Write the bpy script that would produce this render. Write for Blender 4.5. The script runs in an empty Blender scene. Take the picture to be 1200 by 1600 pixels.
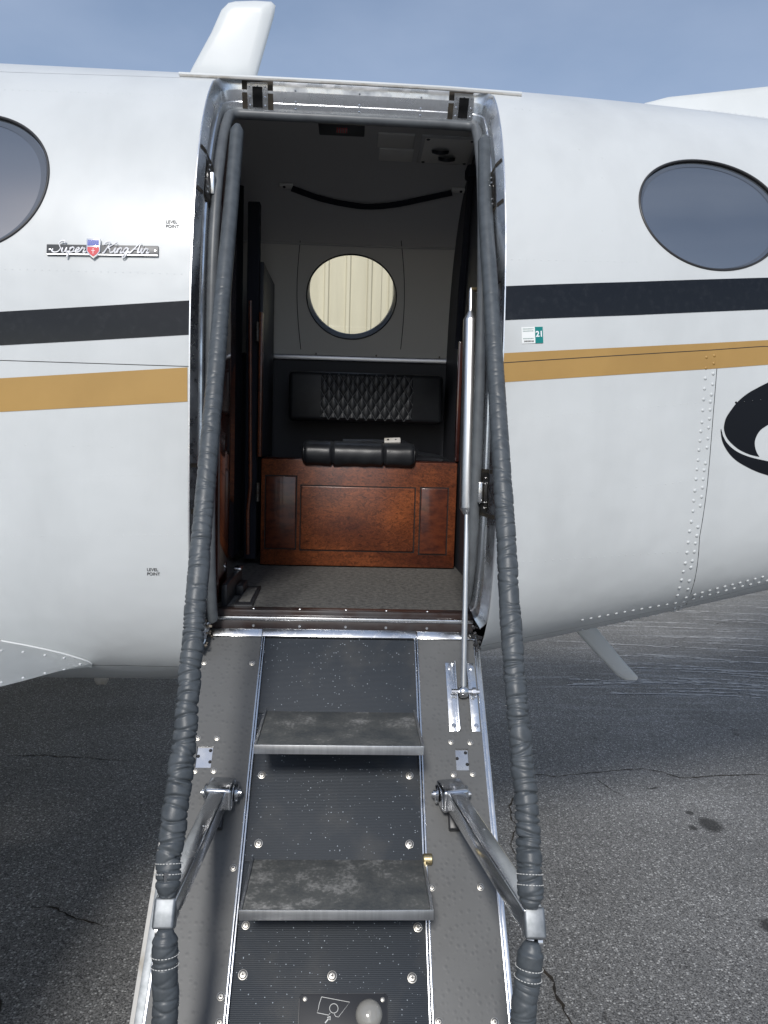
import bpy, bmesh, math, random
import numpy as np
from mathutils import Vector, Matrix, noise
from mathutils.geometry import delaunay_2d_cdt
random.seed(7)
R = math.radians
S = bpy.context.scene
COL = S.collection

# ------------------------------------------------------------------ camera, world, sun, exposure
F_PX, W_PX, H_PX = 1200.0, 1200.0, 1600.0            # photograph pixels
YAW, PITCH, ROLL = R(2.7), R(-5.0), R(1.6)
CAM = np.array([0.0, 0.0, 1.67])
fw = np.array([math.sin(YAW) * math.cos(PITCH), math.cos(YAW) * math.cos(PITCH), math.sin(PITCH)])
_r = np.cross(fw, [0, 0, 1]); _r /= np.linalg.norm(_r); _u = np.cross(_r, fw)
rt = _r * math.cos(ROLL) + _u * math.sin(ROLL)
up = -_r * math.sin(ROLL) + _u * math.cos(ROLL)
cd = bpy.data.cameras.new('camera'); cam = bpy.data.objects.new('camera', cd); COL.objects.link(cam)
cd.sensor_fit = 'VERTICAL'; cd.sensor_height = 24.0; cd.lens = 24.0 * F_PX / H_PX
cd.clip_start = 0.05; cd.clip_end = 2000
cam.matrix_world = Matrix(((rt[0], up[0], -fw[0], CAM[0]), (rt[1], up[1], -fw[1], CAM[1]), (rt[2], up[2], -fw[2], CAM[2]), (0, 0, 0, 1)))
S.camera = cam

SUN_EL, SUN_AZ = R(38), R(11)                         # azimuth: degrees left of straight behind the camera
SUN_STRENGTH, SKY_STRENGTH, EXPOSURE = 2.35, 0.10, 0.29
to_sun = Vector((-math.sin(SUN_AZ) * math.cos(SUN_EL), -math.cos(SUN_AZ) * math.cos(SUN_EL), math.sin(SUN_EL)))
wd = bpy.data.worlds.new('World'); S.world = wd; wd.use_nodes = True
wn, wl = wd.node_tree.nodes, wd.node_tree.links
wn.clear()
wo = wn.new('ShaderNodeOutputWorld'); wb = wn.new('ShaderNodeBackground'); wb.inputs[1].default_value = SKY_STRENGTH
sk = wn.new('ShaderNodeTexSky'); sk.sky_type = 'NISHITA'; sk.sun_disc = False
sk.sun_elevation = SUN_EL; sk.sun_rotation = math.atan2(to_sun.x, to_sun.y)
sk.air_density = 1.0; sk.dust_density = 1.2; sk.ozone_density = 1.5
tc = wn.new('ShaderNodeTexCoord'); mp = wn.new('ShaderNodeMapping'); mp.inputs['Scale'].default_value = (1.1, 1.1, 2.6)
nz = wn.new('ShaderNodeTexNoise'); nz.inputs['Scale'].default_value = 1.7; nz.inputs['Detail'].default_value = 6; nz.inputs['Roughness'].default_value = 0.5
rp = wn.new('ShaderNodeValToRGB'); rp.color_ramp.elements[0].position = 0.36; rp.color_ramp.elements[1].position = 0.74
rp.color_ramp.elements[0].color = (0.20, 0.20, 0.20, 1); rp.color_ramp.elements[1].color = (0.68, 0.68, 0.68, 1)
mx = wn.new('ShaderNodeMixRGB'); mx.inputs[2].default_value = (4.2, 4.95, 6.4, 1)
wl.new(tc.outputs['Generated'], mp.inputs[0]); wl.new(mp.outputs[0], nz.inputs['Vector']); wl.new(nz.outputs[0], rp.inputs[0])
wl.new(rp.outputs[0], mx.inputs[0]); wl.new(sk.outputs[0], mx.inputs[1]); wl.new(mx.outputs[0], wb.inputs[0]); wl.new(wb.outputs[0], wo.inputs[0])
sl = bpy.data.lights.new('sun', 'SUN'); sl.energy = SUN_STRENGTH; sl.angle = R(10); sl.color = (1.0, 0.97, 0.93)
so = bpy.data.objects.new('sun', sl); COL.objects.link(so); so.rotation_euler = to_sun.to_track_quat('Z', 'Y').to_euler()
so.location = (-3, -8, 9)
S.view_settings.view_transform = 'Standard'; S.view_settings.look = 'None'
S.view_settings.exposure = EXPOSURE; S.view_settings.gamma = 1.0; S.view_settings.use_curve_mapping = False

# ------------------------------------------------------------------ photo pixel -> direction -> point on a known surface
def ray(x, y): return fw + (x - W_PX / 2) / F_PX * rt - (y - H_PX / 2) / F_PX * up
def on_y(x, y, Y): d = ray(x, y); return Vector(CAM + d * (Y - CAM[1]) / d[1])
def on_z(x, y, Z): d = ray(x, y); return Vector(CAM + d * (Z - CAM[2]) / d[2])
def on_x(x, y, X): d = ray(x, y); return Vector(CAM + d * (X - CAM[0]) / d[0])

# ------------------------------------------------------------------ helpers
def tag(o, label=None, cat=None, group=None, kind=None):
    if label: o['label'] = label
    if cat: o['category'] = cat
    if group: o['group'] = group
    if kind: o['kind'] = kind
    return o
def empty(name, loc, label, cat, group=None):
    o = bpy.data.objects.new(name, None); COL.objects.link(o); o.location = loc; o.empty_display_size = 0.2
    return tag(o, label, cat, group)
def set_parent(o, parent):
    if parent is None: return
    o.parent = parent
    if parent.type == 'EMPTY':
        o.matrix_parent_inverse = Matrix.Translation(parent.location).inverted()
def link(name, me, parent=None, mats=()):
    o = bpy.data.objects.new(name, me); COL.objects.link(o)
    for m in mats: me.materials.append(m)
    set_parent(o, parent); return o
def build(name, bm, mat, parent=None, smooth=True, angle=35, recalc=True, kind=None):
    if recalc: bmesh.ops.recalc_face_normals(bm, faces=bm.faces[:])
    me = bpy.data.meshes.new(name); bm.to_mesh(me); bm.free()
    mats = mat if isinstance(mat, (list, tuple)) else [mat]
    o = link(name, me, parent, mats)
    if smooth:
        for p in me.polygons: p.use_smooth = True
        me.set_sharp_from_angle(angle=R(angle))
    if kind: o['kind'] = kind
    return o
def frame(o, x, y, z):
    return Matrix(((x[0], y[0], z[0], o[0]), (x[1], y[1], z[1], o[1]), (x[2], y[2], z[2], o[2]), (0, 0, 0, 1)))
def box(bm, lo, hi, M=None, bevel=0.0, seg=2, mi=0):
    n0 = set(bm.faces)
    x0, y0, z0 = lo; x1, y1, z1 = hi
    vs = [bm.verts.new(Vector(p)) for p in ((x0, y0, z0), (x1, y0, z0), (x1, y1, z0), (x0, y1, z0), (x0, y0, z1), (x1, y0, z1), (x1, y1, z1), (x0, y1, z1))]
    fs = [bm.faces.new([vs[i] for i in f]) for f in ((0, 3, 2, 1), (4, 5, 6, 7), (0, 1, 5, 4), (1, 2, 6, 5), (2, 3, 7, 6), (3, 0, 4, 7))]
    if bevel > 0:
        es = list({e for f in fs for e in f.edges})
        bmesh.ops.bevel(bm, geom=es, offset=bevel, segments=seg, affect='EDGES', profile=0.5)
    nf = [f for f in bm.faces if f not in n0]
    for f in nf: f.material_index = mi
    if M is not None:
        for v in {v for f in nf for v in f.verts}: v.co = M @ v.co
def prism(bm, poly, z0, z1, M=None, bevel=0.0, seg=2, mi=0):
    n0 = set(bm.faces)
    a = [bm.verts.new((p[0], p[1], z0)) for p in poly]; b = [bm.verts.new((p[0], p[1], z1)) for p in poly]
    n = len(poly)
    top = bm.faces.new(b); bm.faces.new(a[::-1])
    for i in range(n): bm.faces.new((a[i], a[(i + 1) % n], b[(i + 1) % n], b[i]))
    if bevel > 0:
        bmesh.ops.bevel(bm, geom=list(top.edges), offset=bevel, segments=seg, affect='EDGES', profile=0.5)
    nf = [f for f in bm.faces if f not in n0]
    for f in nf: f.material_index = mi
    if M is not None:
        for v in {v for f in nf for v in f.verts}: v.co = M @ v.co
def tube(bm, pts, rad, seg=12, closed=False, cap=True, mi=0, rfun=None):
    pts = [Vector(p) for p in pts]; n = len(pts)
    rads = rad if isinstance(rad, (list, tuple)) else [rad] * n
    rings = []; ref = None
    for i, p in enumerate(pts):
        if closed: t = pts[(i + 1) % n] - pts[i - 1]
        else: t = pts[min(i + 1, n - 1)] - pts[max(i - 1, 0)]
        t.normalize()
        if ref is None:
            ref = Vector((0, 0, 1)) if abs(t.z) < 0.9 else Vector((1, 0, 0))
        a = (ref - t * ref.dot(t)).normalized(); ref = a; b = t.cross(a)
        ring = []
        for k in range(seg):
            th = 2 * math.pi * k / seg
            r = rads[i] * (rfun(i, th) if rfun else 1.0)
            ring.append(bm.verts.new(p + (a * math.cos(th) + b * math.sin(th)) * r))
        rings.append(ring)
    m = n if closed else n - 1
    for i in range(m):
        A, B = rings[i], rings[(i + 1) % n]
        for k in range(seg):
            bm.faces.new((A[k], A[(k + 1) % seg], B[(k + 1) % seg], B[k])).material_index = mi
    if cap and not closed:
        bm.faces.new(rings[0][::-1]).material_index = mi; bm.faces.new(rings[-1]).material_index = mi
def lathe(bm, prof, M, seg=24, mi=0):
    """prof: list of (radius, height); axis local z"""
    rings = []
    for r, h in prof:
        if r < 1e-6: rings.append([bm.verts.new(M @ Vector((0, 0, h)))])
        else: rings.append([bm.verts.new(M @ Vector((r * math.cos(2 * math.pi * k / seg), r * math.sin(2 * math.pi * k / seg), h))) for k in range(seg)])
    for A, B in zip(rings, rings[1:]):
        for k in range(seg):
            k2 = (k + 1) % seg
            q = [A[0] if len(A) == 1 else A[k], A[0] if len(A) == 1 else A[k2], B[0] if len(B) == 1 else B[k2], B[0] if len(B) == 1 else B[k]]
            u = []
            for v in q:
                if v not in u: u.append(v)
            if len(u) > 2: bm.faces.new(u).material_index = mi
def zframe(o, z, xhint=(1, 0, 0)):
    z = Vector(z).normalized(); x = Vector(xhint); x = (x - z * x.dot(z)).normalized(); y = z.cross(x)
    return frame(Vector(o), x, y, z)
def rrect(x0, x1, y0, y1, r, n=6):
    rs = r if isinstance(r, (list, tuple)) else [r] * 4     # corners: (x1,y0) (x1,y1) (x0,y1) (x0,y0)
    out = []
    for (cx, cy, a0), rr in zip(((x1, y0, -90), (x1, y1, 0), (x0, y1, 90), (x0, y0, 180)), rs):
        sx = -1 if cx == x1 else 1; sy = 1 if cy == y0 else -1
        for k in range(n + 1):
            a = R(a0 + 90 * k / n)
            out.append((cx + sx * rr + rr * math.cos(a), cy + sy * rr + rr * math.sin(a)))
    return out
def catmull(P, n=8):
    P = [np.array(p, float) for p in P]; Q = [2 * P[0] - P[1]] + P + [2 * P[-1] - P[-2]]; out = []
    for i in range(1, len(Q) - 2):
        for k in range(n):
            t = k / n; a, b, c, d = Q[i - 1], Q[i], Q[i + 1], Q[i + 2]
            out.append(0.5 * ((2 * b) + (c - a) * t + (2 * a - 5 * b + 4 * c - d) * t * t + (3 * b - a - 3 * c + d) * t ** 3))
    out.append(P[-1]); return out

# ------------------------------------------------------------------ materials (all node based)
def material(name, col, rough=0.5, metal=0.0, col2=None, nscale=8.0, nlo=0.4, nhi=0.65, detail=5.0, stretch=(1, 1, 1),
             bump=0.0, bscale=200.0, bdist=0.001, bstretch=(1, 1, 1), coat=0.0, coat_rough=0.05, rough2=None, spec=0.5, trans=0.0, ior=1.45):
    m = bpy.data.materials.new(name); m.use_nodes = True
    N, L = m.node_tree.nodes, m.node_tree.links
    b = N['Principled BSDF']
    b.inputs['Base Color'].default_value = (*col, 1); b.inputs['Roughness'].default_value = rough; b.inputs['Metallic'].default_value = metal
    b.inputs['Coat Weight'].default_value = coat; b.inputs['Coat Roughness'].default_value = coat_rough
    b.inputs['Specular IOR Level'].default_value = spec; b.inputs['Transmission Weight'].default_value = trans; b.inputs['IOR'].default_value = ior
    t = N.new('ShaderNodeTexCoord')
    def noisenode(scale, st, det, rgh=0.55):
        mp = N.new('ShaderNodeMapping'); mp.inputs['Scale'].default_value = st; L.new(t.outputs['Object'], mp.inputs[0])
        n = N.new('ShaderNodeTexNoise'); n.inputs['Scale'].default_value = scale; n.inputs['Detail'].default_value = det; n.inputs['Roughness'].default_value = rgh
        L.new(mp.outputs[0], n.inputs['Vector']); return n
    if col2 is not None or rough2 is not None:
        n = noisenode(nscale, stretch, detail)
        rp = N.new('ShaderNodeMapRange'); rp.inputs[1].default_value = nlo; rp.inputs[2].default_value = nhi
        L.new(n.outputs[0], rp.inputs[0])
        if col2 is not None:
            x = N.new('ShaderNodeMixRGB'); x.inputs[1].default_value = (*col, 1); x.inputs[2].default_value = (*col2, 1)
            L.new(rp.outputs[0], x.inputs[0]); L.new(x.outputs[0], b.inputs['Base Color'])
        if rough2 is not None:
            r = N.new('ShaderNodeMapRange'); r.inputs[3].default_value = rough; r.inputs[4].default_value = rough2
            L.new(rp.outputs[0], r.inputs[0]); L.new(r.outputs[0], b.inputs['Roughness'])
    if bump > 0:
        n2 = noisenode(bscale, bstretch, 3)
        bp = N.new('ShaderNodeBump'); bp.inputs['Strength'].default_value = bump; bp.inputs['Distance'].default_value = bdist
        L.new(n2.outputs[0], bp.inputs['Height']); L.new(bp.outputs[0], b.inputs['Normal'])
    return m
M = {}
M['white'] = material('white_paint', (0.572, 0.594, 0.597), 0.42, col2=(0.495, 0.515, 0.518), nscale=4.5, nlo=0.45, nhi=0.78, detail=9, stretch=(1, 1, 0.35), coat=0.12, coat_rough=0.15, bump=0.42, bscale=3.4, bdist=0.02)
M['white_bright'] = material('brighter_white_paint', (0.61, 0.635, 0.64), 0.4, col2=(0.56, 0.585, 0.59), nscale=3)
M['white_trim'] = material('white_trim', (0.50, 0.49, 0.465), 0.5, col2=(0.30, 0.265, 0.21), nscale=20, nlo=0.5, nhi=0.75)
M['black_paint'] = material('black_paint', (0.006, 0.0065, 0.008), 0.07, col2=(0.016, 0.017, 0.019), nscale=60, detail=10, nlo=0.52, nhi=0.85, rough2=0.14, spec=0.5)
M['emblem'] = material('emblem_black', (0.006, 0.007, 0.010), 0.3, spec=0.25)
M['gold'] = material('gold_paint', (0.405, 0.242, 0.070), 0.33, col2=(0.365, 0.216, 0.061), nscale=6, coat=0.3)
M['alu'] = material('polished_aluminium', (0.88, 0.90, 0.92), 0.26, 1.0, col2=(0.60, 0.61, 0.63), nscale=22, detail=9, nlo=0.44, nhi=0.72, rough2=0.44, bump=0.15, bscale=30, bdist=0.004)
M['alu_bright'] = material('bright_aluminium', (0.86, 0.87, 0.88), 0.22, 1.0, col2=(0.70, 0.71, 0.72), nscale=60, nlo=0.5, nhi=0.8, rough2=0.4)
M['alu_satin'] = material('satin_aluminium', (0.78, 0.79, 0.80), 0.36, 1.0, col2=(0.66, 0.67, 0.68), nscale=90, stretch=(1, 1, 0.05))
M['steel'] = material('machined_steel', (0.74, 0.75, 0.77), 0.17, 1.0, col2=(0.58, 0.59, 0.60), nscale=14, rough2=0.28)
M['cap'] = material('scuffed_end_cap', (0.27, 0.285, 0.30), 0.5, 0.8, col2=(0.20, 0.215, 0.225), nscale=60)
M['screw'] = material('nickel_screw', (0.60, 0.58, 0.53), 0.38, 0.9, col2=(0.42, 0.40, 0.36), nscale=300)
M['darksteel'] = material('dark_steel', (0.22, 0.21, 0.20), 0.42, 0.9, col2=(0.13, 0.11, 0.09), nscale=50)
M['tape'] = material('brown_sealant', (0.13, 0.11, 0.085), 0.55, 0.3, col2=(0.08, 0.07, 0.06), nscale=40)
M['ochre'] = material('ochre_sealant', (0.20, 0.13, 0.06), 0.5, 0.3)
M['brass'] = material('plated_brass', (0.62, 0.50, 0.28), 0.35, 1.0)
M['black'] = material('black_void', (0.006, 0.006, 0.007), 0.6)
M['blackplastic'] = material('black_plastic', (0.022, 0.023, 0.026), 0.38)
M['rubber'] = material('grey_rubber_seal', (0.11, 0.12, 0.128), 0.42, col2=(0.085, 0.092, 0.10), nscale=30)
M['leather'] = material('grey_leather_sleeve', (0.072, 0.082, 0.091), 0.42, col2=(0.052, 0.060, 0.067), nscale=45, bump=0.25, bscale=420, bdist=0.0006)
M['leather_black'] = material('black_leather', (0.016, 0.018, 0.021), 0.36, col2=(0.011, 0.012, 0.015), nscale=20, bump=0.3, bscale=300, bdist=0.0008)
M['thread'] = material('pale_thread', (0.62, 0.62, 0.60), 0.7)
M['thread_dark'] = material('grey_thread', (0.16, 0.17, 0.18), 0.7)
M['headliner'] = material('grey_headliner', (0.52, 0.52, 0.52), 0.85, bump=0.1, bscale=500)
M['sidewall'] = material('taupe_sidewall', (0.72, 0.71, 0.675), 0.8, bump=0.1, bscale=400)
M['navywall'] = material('dark_vinyl_wall', (0.035, 0.038, 0.048), 0.55, bump=0.1, bscale=300)
M['curtain'] = material('dark_navy_curtain', (0.012, 0.014, 0.022), 0.9)
M['trimline'] = material('silver_trim', (0.55, 0.56, 0.58), 0.32, 1.0)
M['lacquer'] = material('mahogany_lacquer', (0.055, 0.012, 0.007), 0.12, col2=(0.03, 0.007, 0.005), nscale=7, coat=1.0, coat_rough=0.015, spec=0.8)
M['sill'] = material('dark_varnished_sill', (0.030, 0.017, 0.014), 0.3, col2=(0.05, 0.045, 0.045), nscale=12, detail=6, coat=0.3)
M['glass'] = material('clear_glass', (0.95, 0.95, 0.92), 0.0, trans=1.0, ior=1.45)
M['pane'] = material('tinted_polarised_pane', (0.045, 0.052, 0.062), 0.02, spec=1.0, ior=2.3)
M['inner_rim'] = material('smoked_rim', (0.055, 0.062, 0.072), 0.04, spec=1.0, ior=1.9)
M['gasket'] = material('dark_gasket', (0.03, 0.03, 0.032), 0.45)
M['green'] = material('green_print', (0.0, 0.20, 0.19), 0.4)
M['ink'] = material('dark_ink', (0.05, 0.05, 0.055), 0.6)
M['ink_faint'] = material('faded_green_ink', (0.30, 0.38, 0.36), 0.6)
M['paper'] = material('white_sticker', (0.80, 0.82, 0.81), 0.45)
M['red'] = material('red_enamel', (0.55, 0.02, 0.035), 0.25, coat=0.5)
M['blue'] = material('blue_enamel', (0.06, 0.09, 0.42), 0.25, coat=0.5)
M['white_enamel'] = material('white_enamel', (0.82, 0.82, 0.84), 0.3)
M['badge'] = material('badge_plate', (0.06, 0.062, 0.065), 0.4, 0.3)
M['chrome'] = material('chrome_letter', (0.88, 0.88, 0.90), 0.12, 0.7)
M['dome'] = material('frosted_dome', (0.55, 0.54, 0.50), 0.12, trans=0.55, coat=0.5)
M['panel_grey'] = None
def wood():
    m = bpy.data.materials.new('burl_wood'); m.use_nodes = True; N, L = m.node_tree.nodes, m.node_tree.links; b = N['Principled BSDF']
    t = N.new('ShaderNodeTexCoord')
    n1 = N.new('ShaderNodeTexNoise'); n1.inputs['Scale'].default_value = 4.2; n1.inputs['Detail'].default_value = 3; n1.inputs['Distortion'].default_value = 0.6
    n2 = N.new('ShaderNodeTexNoise'); n2.inputs['Scale'].default_value = 70; n2.inputs['Detail'].default_value = 6; n2.inputs['Roughness'].default_value = 0.7; n2.inputs['Distortion'].default_value = 1.2
    mp = N.new('ShaderNodeMapping'); mp.inputs['Scale'].default_value = (1, 1, 1.7); L.new(t.outputs['Object'], mp.inputs[0])
    L.new(mp.outputs[0], n1.inputs['Vector']); L.new(mp.outputs[0], n2.inputs['Vector'])
    r1 = N.new('ShaderNodeValToRGB'); e = r1.color_ramp.elements
    e[0].position = 0.3; e[0].color = (0.075, 0.018, 0.008, 1); e[1].position = 0.7; e[1].color = (0.225, 0.064, 0.021, 1)
    r2 = N.new('ShaderNodeMapRange'); r2.inputs[1].default_value = 0.32; r2.inputs[2].default_value = 0.68; r2.inputs[3].default_value = 0.25; r2.inputs[4].default_value = 1.45
    L.new(n1.outputs[0], r1.inputs[0]); L.new(n2.outputs[0], r2.inputs[0])
    x = N.new('ShaderNodeMixRGB'); x.blend_type = 'MULTIPLY'; x.inputs[0].default_value = 1; L.new(r1.outputs[0], x.inputs[1]); L.new(r2.outputs[0], x.inputs[2])
    L.new(x.outputs[0], b.inputs['Base Color']); b.inputs['Roughness'].default_value = 0.33; b.inputs['Coat Weight'].default_value = 0.25; b.inputs['Coat Roughness'].default_value = 0.18
    return m
M['wood'] = wood()
M['darkwood'] = material('dark_red_wood', (0.11, 0.028, 0.012), 0.3, col2=(0.05, 0.012, 0.007), nscale=30, detail=8, stretch=(1, 1, 2), coat=0.6, coat_rough=0.1)
def carpet_floor():
    return material('grey_cabin_carpet', (0.15, 0.146, 0.135), 0.95, col2=(0.06, 0.059, 0.057), nscale=75, nlo=0.35, nhi=0.7, detail=8, bump=0.9, bscale=260, bdist=0.004)
M['carpet'] = carpet_floor()
def ribbed():
    """dark ribbed step covering: fine cross ribs and pale flecks"""
    m = bpy.data.materials.new('flecked_ribbed_vinyl'); m.use_nodes = True; N, L = m.node_tree.nodes, m.node_tree.links; b = N['Principled BSDF']
    t = N.new('ShaderNodeTexCoord')
    wv = N.new('ShaderNodeTexWave'); wv.wave_type = 'BANDS'; wv.bands_direction = 'Y'; wv.inputs['Scale'].default_value = 95; wv.inputs['Distortion'].default_value = 0.9; wv.inputs['Detail'].default_value = 2; wv.inputs['Detail Scale'].default_value = 3
    L.new(t.outputs['UV'], wv.inputs['Vector'])
    vo = N.new('ShaderNodeTexVoronoi'); vo.inputs['Scale'].default_value = 185; vo.feature = 'F1'; L.new(t.outputs['UV'], vo.inputs['Vector'])
    sp = N.new('ShaderNodeSeparateColor'); L.new(vo.outputs['Color'], sp.inputs[0])
    mr = N.new('ShaderNodeMapRange'); mr.inputs[1].default_value = 0.0; mr.inputs[2].default_value = 1.0; mr.inputs[3].default_value = -0.06; mr.inputs[4].default_value = 0.22
    pw = N.new('ShaderNodeMath'); pw.operation = 'POWER'; pw.inputs[1].default_value = 2.2; L.new(sp.outputs[0], pw.inputs[0]); L.new(pw.outputs[0], mr.inputs[0])
    lt = N.new('ShaderNodeMath'); lt.operation = 'LESS_THAN'; L.new(vo.outputs['Distance'], lt.inputs[0]); L.new(mr.outputs[0], lt.inputs[1])
    r1 = N.new('ShaderNodeMixRGB'); r1.inputs[1].default_value = (0.011, 0.015, 0.021, 1); r1.inputs[2].default_value = (0.020, 0.027, 0.036, 1); L.new(wv.outputs[0], r1.inputs[0])
    n = N.new('ShaderNodeTexNoise'); n.inputs['Scale'].default_value = 7; n.inputs['Detail'].default_value = 6; L.new(t.outputs['UV'], n.inputs['Vector'])
    dr = N.new('ShaderNodeMapRange'); dr.inputs[1].default_value = 0.52; dr.inputs[2].default_value = 0.8; dr.inputs[4].default_value = 0.45; L.new(n.outputs[0], dr.inputs[0])
    r3 = N.new('ShaderNodeMixRGB'); r3.inputs[2].default_value = (0.09, 0.085, 0.075, 1); L.new(dr.outputs[0], r3.inputs[0]); L.new(r1.outputs[0], r3.inputs[1])
    r2 = N.new('ShaderNodeMixRGB'); r2.inputs[2].default_value = (0.30, 0.34, 0.38, 1); L.new(lt.outputs[0], r2.inputs[0]); L.new(r3.outputs[0], r2.inputs[1])
    L.new(r2.outputs[0], b.inputs['Base Color']); b.inputs['Roughness'].default_value = 0.65
    bp = N.new('ShaderNodeBump'); bp.inputs['Strength'].default_value = 0.35; bp.inputs['Distance'].default_value = 0.001; L.new(wv.outputs[0], bp.inputs['Height']); L.new(bp.outputs[0], b.inputs['Normal'])
    return m
M['ribbed'] = ribbed()
def tread_mat():
    """worn step tread: dark vinyl with trodden dust"""
    m = bpy.data.materials.new('worn_step_tread'); m.use_nodes = True; N, L = m.node_tree.nodes, m.node_tree.links; b = N['Principled BSDF']
    t = N.new('ShaderNodeTexCoord')
    n = N.new('ShaderNodeTexNoise'); n.inputs['Scale'].default_value = 11; n.inputs['Detail'].default_value = 9; n.inputs['Roughness'].default_value = 0.65; L.new(t.outputs['Object'], n.inputs['Vector'])
    n2 = N.new('ShaderNodeTexNoise'); n2.inputs['Scale'].default_value = 160; n2.inputs['Detail'].default_value = 4; L.new(t.outputs['Object'], n2.inputs['Vector'])
    a = N.new('ShaderNodeMath'); a.operation = 'MULTIPLY_ADD'; a.inputs[1].default_value = 0.35; L.new(n2.outputs[0], a.inputs[0]); L.new(n.outputs[0], a.inputs[2])
    rp = N.new('ShaderNodeValToRGB'); e = rp.color_ramp.elements
    e[0].position = 0.52; e[0].color = (0.048, 0.053, 0.055, 1); e[1].position = 0.93; e[1].color = (0.30, 0.295, 0.28, 1)
    k = rp.color_ramp.elements.new(0.74); k.color = (0.092, 0.094, 0.089, 1)
    L.new(a.outputs[0], rp.inputs[0]); L.new(rp.outputs[0], b.inputs['Base Color']); b.inputs['Roughness'].default_value = 0.6
    bp = N.new('ShaderNodeBump'); bp.inputs['Strength'].default_value = 0.3; bp.inputs['Distance'].default_value = 0.001; L.new(n2.outputs[0], bp.inputs['Height']); L.new(bp.outputs[0], b.inputs['Normal'])
    return m
M['tread'] = tread_mat()
def dimpled():
    """grey moulded door liner with small raised pips"""
    m = bpy.data.materials.new('pebbled_grey_liner'); m.use_nodes = True; N, L = m.node_tree.nodes, m.node_tree.links; b = N['Principled BSDF']
    t = N.new('ShaderNodeTexCoord')
    vo = N.new('ShaderNodeTexVoronoi'); vo.inputs['Scale'].default_value = 78; vo.inputs['Randomness'].default_value = 0.55; L.new(t.outputs['UV'], vo.inputs['Vector'])
    mr = N.new('ShaderNodeMapRange'); mr.inputs[1].default_value = 0.12; mr.inputs[2].default_value = 0.40; mr.inputs[3].default_value = 1; mr.inputs[4].default_value = 0; L.new(vo.outputs['Distance'], mr.inputs[0])
    n = N.new('ShaderNodeTexNoise'); n.inputs['Scale'].default_value = 6; n.inputs['Detail'].default_value = 7; L.new(t.outputs['UV'], n.inputs['Vector'])
    c = N.new('ShaderNodeValToRGB'); c.color_ramp.elements[0].position = 0.35; c.color_ramp.elements[0].color = (0.072, 0.074, 0.074, 1); c.color_ramp.elements[1].position = 0.75; c.color_ramp.elements[1].color = (0.098, 0.100, 0.100, 1)
    L.new(n.outputs[0], c.inputs[0])
    x = N.new('ShaderNodeMixRGB'); x.blend_type = 'MULTIPLY'; x.inputs[2].default_value = (0.80, 0.80, 0.81, 1); ml = N.new('ShaderNodeMath'); ml.operation = 'MULTIPLY'; ml.inputs[1].default_value = 0.7
    L.new(mr.outputs[0], ml.inputs[0]); L.new(ml.outputs[0], x.inputs[0]); L.new(c.outputs[0], x.inputs[1]); L.new(x.outputs[0], b.inputs['Base Color'])
    b.inputs['Roughness'].default_value = 0.48
    bp = N.new('ShaderNodeBump'); bp.inputs['Strength'].default_value = 0.18; bp.inputs['Distance'].default_value = 0.001; L.new(mr.outputs[0], bp.inputs['Height']); L.new(bp.outputs[0], b.inputs['Normal'])
    return m
M['dimpled'] = dimpled()
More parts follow.
